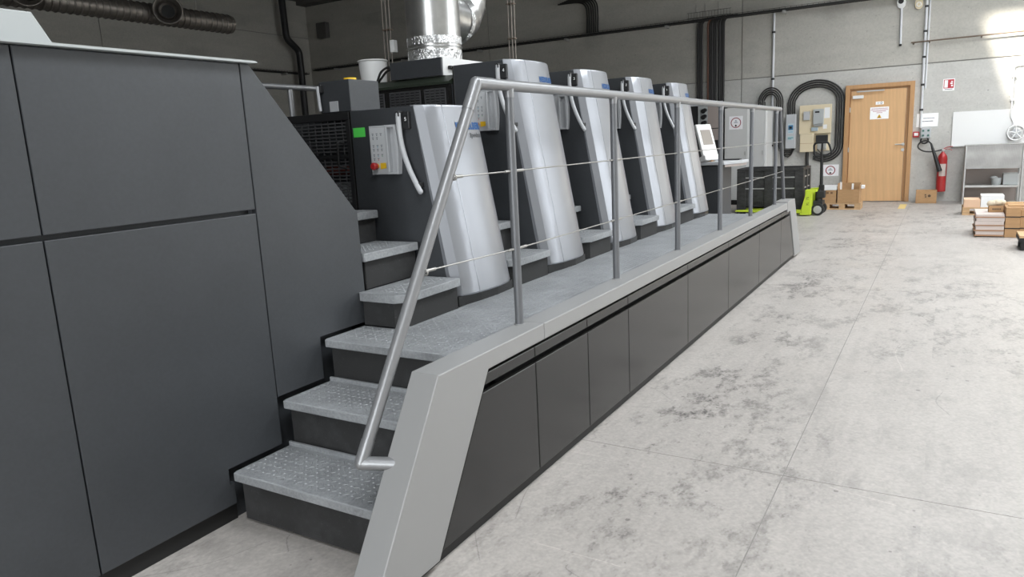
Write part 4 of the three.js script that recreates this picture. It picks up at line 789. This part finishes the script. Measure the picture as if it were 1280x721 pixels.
{
  const c = thing('switch_cabinet', 'taupe cabinet with a column of three black knobs behind the last unit', 'cabinet', [-4.2, 0, -15.1]);
  put('body', box(-4.62, -3.87, 0.0, 2.03, -15.3, -14.92, 0.004), M.blackPlastic, c);
  put('top_band', box(-4.6, -3.87, 1.99, 2.06, -14.918, -14.89), M.panelGrey, c);
  put('switch_panel', box(-4.36, -4.17, 1.30, 1.985, -14.918, -14.9, 0.003), M.lightGrey, c);
  put('door', box(-4.165, -3.875, 1.54, 1.985, -14.918, -14.9, 0.003), M.taupe, c);
  put('lower_door', box(-4.165, -3.875, 1.30, 1.525, -14.918, -14.905, 0.003), M.taupe, c);
  for (const y of [1.90, 1.78, 1.66]) put('knob', [cyl([-4.215, y, -14.9], [-4.215, y, -14.84], 0.038, 0.034, 16), cyl([-4.25, y - 0.02, -14.9], [-4.25, y - 0.02, -14.86], 0.045, 0.045, 16)], M.black, c);
}
{ // press console with tilted screen
  const Z = -8.5, c = thing('press_console', 'dark press console desk with tilted white screen past the last unit', 'console', [-2.35, 0, -8.75]);
  put('pedestal', box(-2.62, -2.235, 0.02, 1.055, Z - 0.55, Z, 0.006), M.graphite, c);
  put('side_post', box(-2.232, -2.215, 0.02, 1.05, Z - 0.06, Z - 0.02, 0.004), M.taupe, c);
  put('desk_top', exXZ([[-2.64, Z + 0.03], [-2.18, Z + 0.03], [-2.05, Z - 0.30], [-2.05, Z - 0.62], [-2.64, Z - 0.62]], 1.06, 1.098, 0.006), M.panelGrey, c);
  put('desk_edge', exXZ([[-2.17, Z + 0.02], [-2.06, Z - 0.29], [-2.06, Z - 0.55], [-2.2, Z - 0.55]], 1.035, 1.059), M.taupe, c);
  put('keyboard', box(-2.32, -2.10, 1.099, 1.112, Z - 0.5, Z - 0.36, 0.004), M.blackPlastic, c);
  put('paper_pad', box(-2.42, -2.34, 1.099, 1.15, Z - 0.2, Z - 0.05, 0.004), M.card, c);
  const mt = new THREE.Matrix4().makeRotationFromEuler(new THREE.Euler(-0.30, 1.22, 0, 'YXZ')).setPosition(-2.42, 1.335, Z - 0.1);
  const T = (g) => g.applyMatrix4(mt);
  const s = put('screen_housing', [T(box(-0.14, 0.14, -0.19, 0.2, -0.02, 0.02, 0.014)), T(box(-0.14, 0.14, -0.235, -0.17, -0.05, 0.035, 0.012))], M.offWhite, c);
  put('screen', T(box(-0.095, 0.095, -0.05, 0.13, 0.0205, 0.0225)), M.glass, s);
  put('screen_back', T(box(-0.14, 0.13, -0.18, 0.19, -0.12, -0.021, 0.01)), M.blackPlastic, c);
  put('screen_arm', cyl([-2.44, 1.098, Z - 0.2], [-2.44, 1.25, Z - 0.14], 0.03, 0.03, 12), M.blackPlastic, c);
}
// ------------------------------------------------------------------ black plastic pallet box on the pallet truck
{
  const x0 = -3.17, x1 = -2.06, zf = -13.22, zb = -14.02, yt = 0.79, c = thing('pallet_box', 'large black plastic pallet box with ribbed walls standing by the press', 'crate', [(x0 + x1) / 2, 0, (zf + zb) / 2]);
  put('wall_shell', [box(x0 + 0.03, x1 - 0.03, 0.13, yt - 0.03, zf - 0.05, zf - 0.02), box(x0 + 0.03, x1 - 0.03, 0.13, yt - 0.03, zb + 0.02, zb + 0.05), box(x0 + 0.02, x0 + 0.05, 0.13, yt - 0.03, zb + 0.03, zf - 0.03), box(x1 - 0.05, x1 - 0.02, 0.13, yt - 0.03, zb + 0.03, zf - 0.03), box(x0 + 0.03, x1 - 0.03, 0.12, 0.16, zb + 0.03, zf - 0.03)], M.crate, c);
  put('rim', [box(x0, x1, yt - 0.045, yt, zf - 0.05, zf, 0.006), box(x0, x1, yt - 0.045, yt, zb, zb + 0.05, 0.006), box(x0, x0 + 0.05, yt - 0.045, yt, zb + 0.05, zf - 0.05), box(x1 - 0.05, x1, yt - 0.045, yt, zb + 0.05, zf - 0.05)], M.crate, c);
  for (const [a, b] of [[x0, x0 + 0.15], [-2.7, -2.56], [x1 - 0.14, x1]]) put('corner_post', box(a, b, 0.0, yt - 0.046, zf - 0.06, zf - 0.002, 0.006), M.crate, c);
  for (const [a, b] of [[zf - 0.14, zf - 0.062], [-13.68, -13.58], [zb, zb + 0.12]]) put('side_post', box(x1 - 0.06, x1 + 0.002, 0.0, yt - 0.046, a, b, 0.006), M.crate, c);
  for (const y of [0.43, 0.62]) put('rib', [box(x0 + 0.1, x1 - 0.1, y, y + 0.02, zf - 0.05, zf - 0.006), box(x1 - 0.04, x1 - 0.004, y, y + 0.02, zb + 0.1, zf - 0.1)], M.steelPlain, c);
  const fins = []; for (let k = 0; k < 7; k++) fins.push(box(-2.93 + k * 0.03, -2.918 + k * 0.03, 0.16, 0.22, zf - 0.02, zf - 0.012)); put('vent_fins', fins, M.black, c, { kind: 'stuff' });
  put('runner', box(x0, x1, 0.0, 0.06, zb, zb + 0.1, 0.004), M.crate, c);
}
{
  const t = thing('pallet_truck', 'lime green hand pallet truck with upright black tow bar', 'pallet truck', [-1.9, 0, -13.18]);
  const z0 = -13.46, z1 = -12.9;
  put('frame', [exXY([[-2.055, 0.02], [-1.955, 0.43], [-1.80, 0.44], [-1.80, 0.405], [-1.872, 0.385], [-1.885, 0.02]], z1 - 0.16, z1, 0.005), exXY([[-2.055, 0.02], [-1.955, 0.43], [-1.80, 0.44], [-1.80, 0.405], [-1.872, 0.385], [-1.885, 0.02]], z0, z0 + 0.16, 0.005), box(-2.0, -1.9, 0.33, 0.42, z0 + 0.16, z1 - 0.16)], M.lime, t);
  const tx = canvas(96, 256, (c) => { c.translate(48, 128); c.rotate(-Math.PI / 2); c.fillStyle = '#3a4a10'; c.font = 'bold 62px monospace'; c.textAlign = 'center'; c.textBaseline = 'middle'; c.fillText('XL 75', 0, 0); }, '#c4da38');
  const tm = mat({ map: tx, roughness: 0.45 }); tm.userData.ownUV = true;
  put('lettering', new THREE.PlaneGeometry(0.075, 0.2).translate(-1.935, 0.25, z1 + 0.002), tm, t, { label: 'dark stencilled XL 75' });
  for (const z of [z1 - 0.16, z0]) put('fork', exXY([[-3.12, 0.07], [-3.12, 0.085], [-2.02, 0.10], [-2.02, 0.05], [-2.3, 0.045]], z, z + 0.16, 0.004), M.lime, t);
  for (const z of [z1 - 0.1, z0 + 0.06]) put('fork_roller', cyl([-3.0, 0.04, z - 0.03], [-3.0, 0.04, z + 0.07], 0.04, 0.04, 16), M.rubber, t);
  const zc = (z0 + z1) / 2;
  put('pump', [cyl([-1.80, 0.14, zc], [-1.80, 0.42, zc], 0.06, 0.055, 18), box(-1.87, -1.72, 0.17, 0.24, zc - 0.13, zc + 0.13, 0.01), box(-1.84, -1.70, 0.28, 0.40, zc - 0.07, zc + 0.07, 0.015)], M.blackPlastic, t);
  for (const z of [zc + 0.11, zc - 0.19]) {
    const w = put('steer_wheel', cyl([-1.79, 0.1, z], [-1.79, 0.1, z + 0.08], 0.1, 0.1, 28), M.rubber, t);
    put('wheel_hub', [cyl([-1.79, 0.1, z + 0.078], [-1.79, 0.1, z + 0.084], 0.066, 0.06, 24), cyl([-1.79, 0.1, z + 0.08], [-1.79, 0.1, z + 0.1], 0.022, 0.022, 14)], M.steelPlain, w);
  }
  put('tow_bar', [cyl([-1.765, 0.40, zc], [-1.775, 1.0, zc], 0.028, 0.022, 14), box(-1.80, -1.72, 0.38, 0.50, zc - 0.04, zc + 0.04, 0.01)], M.black, t);
  const y0 = 0.975, y1 = 1.19, hx0 = -1.885, hx1 = -1.64;
  put('tow_handle', new THREE.TubeGeometry(new THREE.CatmullRomCurve3([[hx0 + 0.04, y0], [hx0 + 0.005, y0 + 0.04], [hx0 - 0.005, y1 - 0.04], [hx0 + 0.03, y1], [hx1 - 0.05, y1 + 0.004], [hx1 - 0.015, y1 - 0.04], [hx1 + 0.025, y0 + 0.04], [hx1, y0]].map(([x, y]) => V(x - 0.01, y, zc)), true, 'catmullrom', 0.2), 60, 0.0165, 8, true), M.black, t);
  put('release_lever', cyl([-1.775, 1.0, zc], [-1.85, 1.09, zc], 0.008, 0.008, 8), M.black, t);
  put('tow_stem', cyl([-1.775, 0.98, zc], [-1.772, 1.19, zc], 0.016, 0.016, 10), M.black, t);
}
// ------------------------------------------------------------------ wooden pallets and cartons
function pallet(name, label, x0, x1, z0, z1, h, boards) {
  const p = thing(name, label, 'pallet', [(x0 + x1) / 2, 0, (z0 + z1) / 2], 'wooden pallets');
  const w = (z1 - z0);
  for (let k = 0; k < boards; k++) { const a = z0 + k * (w - 0.09) / (boards - 1); put('deck_board', box(x0, x1, h - 0.022, h, a, a + 0.09, 0.003), M.raw, p); }
  for (const x of [x0, (x0 + x1) / 2 - 0.05, x1 - 0.1]) {
    put('cross_board', box(x, x + 0.1, h - 0.042, h - 0.0225, z0, z1), M.raw, p);
    for (const z of [z0, (z0 + z1) / 2 - 0.05, z1 - 0.1]) put('block', box(x + 0.002, x + 0.098, 0.02, h - 0.0425, z + 0.002, z + 0.098), M.raw, p);
  }
  for (const z of [z0, (z0 + z1) / 2 - 0.05, z1 - 0.1]) put('bottom_board', box(x0, x1, 0.001, 0.0195, z, z + 0.1), M.raw, p);
  return p;
}
function carton(label, x0, x1, y0, y1, z0, z1, turn, flaps, mt = M.card) {
  const c = thing('carton', label, 'carton', [(x0 + x1) / 2, y0, (z0 + z1) / 2], 'cardboard cartons'), t = 0.006;
  put('walls', [box(x0, x1, y0, y1, z1 - t, z1), box(x0, x1, y0, y1, z0, z0 + t), box(x0, x0 + t, y0, y1, z0 + t, z1 - t), box(x1 - t, x1, y0, y1, z0 + t, z1 - t), box(x0, x1, y0, y0 + t, z0, z1)], mt, c);
  if (flaps) for (const [a, b, d, e, f, g] of flaps) put('flap', box(a, b, d, e, f, g), mt, c);
  c.rotation.y = turn;
  return c;
}
{
  pallet('pallet', 'wooden pallet with two cartons beside the pallet truck', -1.83, -1.23, -14.42, -14.0, 0.115, 5);
  const a = carton('brown carton with white lid on the pallet beside the pallet truck', -1.865, -1.635, 0.116, 0.36, -14.3, -14.0, 0.04);
  put('lid', box(-1.872, -1.628, 0.345, 0.415, -14.31, -13.99, 0.004), M.paper, a);
  print('carton_print', -1.80, -1.68, 0.27, 0.325, -13.999, (c, w, h) => { c.fillStyle = '#6b4d33'; c.fillRect(w * 0.06, h * 0.2, w * 0.3, h * 0.6); c.fillRect(w * 0.6, h * 0.2, w * 0.3, h * 0.6); }, 96, a, null, null, '#a88763');
  const b = carton('open brown carton with raised flaps on the pallet', -1.60, -1.255, 0.116, 0.355, -14.32, -14.0, -0.03, [[-1.605, -1.599, 0.34, 0.46, -14.31, -14.01], [-1.60, -1.27, 0.355, 0.455, -14.32, -14.314], [-1.256, -1.25, 0.34, 0.43, -14.31, -14.01]]);
  put('paper_filling', [box(-1.60, -1.57, 0.2, 0.47, -14.25, -14.22, 0.004), box(-1.39, -1.36, 0.2, 0.45, -14.12, -14.08, 0.004), box(-1.24, -1.19, 0.36, 0.42, -14.2, -14.1, 0.004)], M.paper, b);
  const d = carton('closed brown carton on the floor below the fire extinguisher', -0.43, -0.10, 0.001, 0.23, -15.42, -15.2, 0.03, [[-0.43, -0.10, 0.23, 0.234, -15.42, -15.2], [-0.42, -0.28, 0.234, 0.245, -15.28, -15.2]]);
  print('carton_print', -0.30, -0.18, 0.10, 0.17, -15.199, (c, w, h) => { c.fillStyle = '#4e3b28'; c.beginPath(); c.arc(w * 0.7, h * 0.5, h * 0.34, 0, 6.28); c.fill(); c.fillRect(w * 0.08, h * 0.1, w * 0.2, h * 0.3); c.fillRect(w * 0.14, h * 0.6, w * 0.18, h * 0.3); }, 96, d, null, null, '#a88763');
}
// ------------------------------------------------------------------ steel bench at the wall
{
  const x0 = 0.28, x1 = 1.12, zf = -14.98, zb = -15.5, b = thing('steel_bench', 'stainless steel bench with hanging sheet and low shelf under the whiteboard', 'bench', [0.7, 0, -15.25]);
  put('bench_top', box(x0, x1 + 0.05, 1.0, 1.018, zb, zf, 0.003), M.steel, b);
  put('apron_sheet', exYZ([[zf, 1.0], [zf + 0.03, 0.615], [zf + 0.02, 0.615], [zf - 0.01, 1.0]], x0 + 0.03, x1 - 0.02), M.steel, b);
  for (const x of [x0 + 0.02, x1 - 0.0]) for (const [z, k] of [[zf - 0.01, 0.05], [zb + 0.02, 0]]) put('leg', cyl([x, 1.0, z], [x, 0.0, z + k], 0.016, 0.016, 10), M.steelPlain, b);
  put('shelf', box(x0 + 0.03, x1 - 0.02, 0.29, 0.325, zb + 0.03, zf - 0.02, 0.004), M.steelPlain, b);
  put('back_sheet', box(x0 + 0.03, x1 - 0.02, 0.02, 0.98, zb, zb + 0.006), M.taupe, b);
  solo('metal_bowl', 'small dented metal bowl with rags on the bench shelf', 'bowl', [lathe([[0, 0], [0.07, 0], [0.08, 0.12], [0.075, 0.12], [0.066, 0.01], [0, 0.01]], 0.78, 0.326, -15.15, 20), new THREE.IcosahedronGeometry(0.05, 1).scale(1.2, 0.6, 1).translate(0.74, 0.45, -15.15)], M.lightGrey);
  solo('steel_basin', 'grey steel basin standing on the bench shelf', 'basin', [box(0.87, 1.09, 0.326, 0.52, -15.35, -15.08, 0.012)], M.lightGrey);
  const r = thing('hose_reel', 'white wall hose reel with bent pipes above the steel bench', 'hose reel', [1.05, 1.02, ZB + 0.1]);
  const q = V(1.03, 1.19, ZB + 0.11);
  put('reel_ring', [new THREE.TorusGeometry(0.125, 0.012, 8, 36).translate(q.x, q.y, q.z), new THREE.TorusGeometry(0.125, 0.012, 8, 36).translate(q.x, q.y, q.z - 0.07)], M.offWhite, r);
  put('reel_drum', cyl([q.x, q.y, ZB + 0.022], [q.x, q.y, q.z], 0.07, 0.07, 24), M.panelGrey, r);
  for (let k = 0; k < 5; k++) { const a = k * 1.2566 + 0.4; put('reel_spoke', cyl(q, [q.x + 0.125 * Math.cos(a), q.y + 0.125 * Math.sin(a), q.z], 0.009, 0.009, 8), M.offWhite, r); }
  put('supply_pipe', bent([[1.6, 2.37, ZB + 0.04], [0.93, 2.34, ZB + 0.04], [0.94, 1.46, ZB + 0.04], [0.985, 1.38, ZB + 0.04], [0.985, 1.28, ZB + 0.06]], 0.013, 0.05, 8), M.pvc, r);
  put('supply_pipe', bent([[1.19, 2.37, ZB + 0.04], [1.17, 1.46, ZB + 0.04], [1.10, 1.38, ZB + 0.04], [1.10, 1.28, ZB + 0.06]], 0.013, 0.05, 8), M.pvc, r);
  for (const y of [1.75, 2.15]) put('pipe_clip', box(0.905, 0.965, y - 0.02, y + 0.02, ZB + 0.002, ZB + 0.06, 0.004), M.steelPlain, r);
}
// ------------------------------------------------------------------ stacked goods at the right edge
{
  pallet('pallet', 'low wooden pallet holding pink and white sheets behind the board stack', 0.27, 1.25, -13.7, -13.2, 0.12, 5);
  solo('sheet_stack', 'stack of salmon coloured sheets on the low pallet', 'sheets', box(0.285, 0.50, 0.121, 0.24, -13.6, -13.21, 0.003), M.salmon);
  solo('sheet_stack', 'stack of white sheets on the low pallet', 'sheets', box(0.505, 0.80, 0.121, 0.30, -13.6, -13.21, 0.003), M.paper);
  const zf = -10.65, zb = -11.35, x0 = 0.37, x1 = 0.665, s = thing('board_stack', 'stack of pale wrapped board bundles with brown interleaves on the floor', 'board stack', [0.52, 0, -11]);
  let y = 0.012; put('skid', box(x0 + 0.01, x1 - 0.01, 0, 0.012, zb, zf - 0.01), M.black, s);
  [['interleave', 0.018, M.brownPaper], ['bundle', 0.044, M.pinkPaper], ['interleave', 0.015, M.brownPaper], ['bundle', 0.05, M.pinkPaper], ['interleave', 0.012, M.brownPaper], ['bundle', 0.046, M.pinkPaper], ['bundle', 0.044, M.pinkPaper], ['interleave', 0.012, M.brownPaper], ['bundle', 0.03, M.pinkPaper]].forEach(([n, h, m], k) => {
    const j = 0.006 * Math.sin(k * 2.3), ov = n === 'interleave' ? 0.006 : 0; put(n, box(x0 + j - ov, x1 + j * 0.5 + ov, y + 0.0008, y + h, zb, zf + ov, 0.003), m, s); y += h;
  });
  const top = y + 0.001, c = carton('small open carton with crumpled paper on the board stack', 0.505, 0.655, top, top + 0.085, -11.0, -10.88, 0.05);
  const cr = []; for (let k = 0; k < 6; k++) cr.push(new THREE.IcosahedronGeometry(0.035 + 0.02 * rnd(), 1).scale(1, 0.8, 1).translate(0.535 + 0.022 * k, top + 0.1 + 0.03 * rnd(), -10.95 + 0.02 * (k % 2)));
  put('crumpled_paper', cr, mat({ color: rgb(0.68, 0.58, 0.43), roughness: 0.9 }), c);
  print('carton_print', 0.535, 0.635, top + 0.03, top + 0.055, -10.8795, (q, w, h) => { q.fillStyle = '#3a2a1a'; for (let k = 0; k < 6; k++) q.fillRect(4 + k * w / 6.3, h * 0.2, w / 9, h * 0.6); }, 96, c, null, null, '#a88763');
  const bx = thing('strapped_carton', 'brown carton with two black straps beside the board stack', 'carton', [0.75, 0, -10.9]);
  put('carton_body', box(0.675, 0.825, 0.001, 0.365, -11.2, -10.66, 0.004), M.card, bx);
  for (const yy of [0.105, 0.245]) put('strap', [box(0.673, 0.8265, yy, yy + 0.012, -11.2, -10.657)], M.black, bx);
  const b2 = thing('strapped_carton', 'second strapped brown carton next to the first one, with planks on top', 'carton', [0.95, 0, -10.95]);
  put('carton_body', box(0.829, 1.12, 0.06, 0.335, -11.2, -10.70, 0.004), M.card, b2);
  for (const yy of [0.105, 0.245]) put('strap', [box(0.828, 1.1215, yy, yy + 0.012, -11.2, -10.697)], M.black, b2);
  put('skid', box(0.84, 1.11, 0, 0.06, -11.15, -10.75), M.charcoal, b2);
  for (const [a, b, h, z, lb] of [[0.68, 1.25, 0.366, -11.1, 'pale wooden plank lying at the back of the strapped cartons'], [0.70, 1.2, 0.366, -10.82, 'pale wooden plank lying at the front of the strapped cartons']]) solo('wood_plank', lb, 'plank', box(a, b, h, h + 0.028, z - 0.05, z + 0.05, 0.003), M.raw, 'planks on the cartons');
  const p = thing('low_trestle', 'dark low trestle with pale board top at the aisle edge', 'trestle', [0.95, 0, -9.7]);
  put('board_top', box(0.745, 1.5, 0.14, 0.165, -9.98, -9.55, 0.003), M.raw, p);
  put('rail', box(0.745, 1.5, 0.10, 0.139, -9.98, -9.55), M.black, p);
  for (const x of [0.765, 1.35]) for (const z of [-9.95, -9.63]) put('leg', box(x, x + 0.1, 0, 0.1, z, z + 0.06), M.black, p);
  const m1 = at('y', 0, 1128, 258); solo('tape_mark', 'short strip of yellow tape stuck on the floor by the door', 'tape', box(m1.x - 0.055, m1.x + 0.055, 0.0002, 0.0015, m1.z - 0.42, m1.z + 0.42), M.tape);
}
renderer.render(scene, camera);
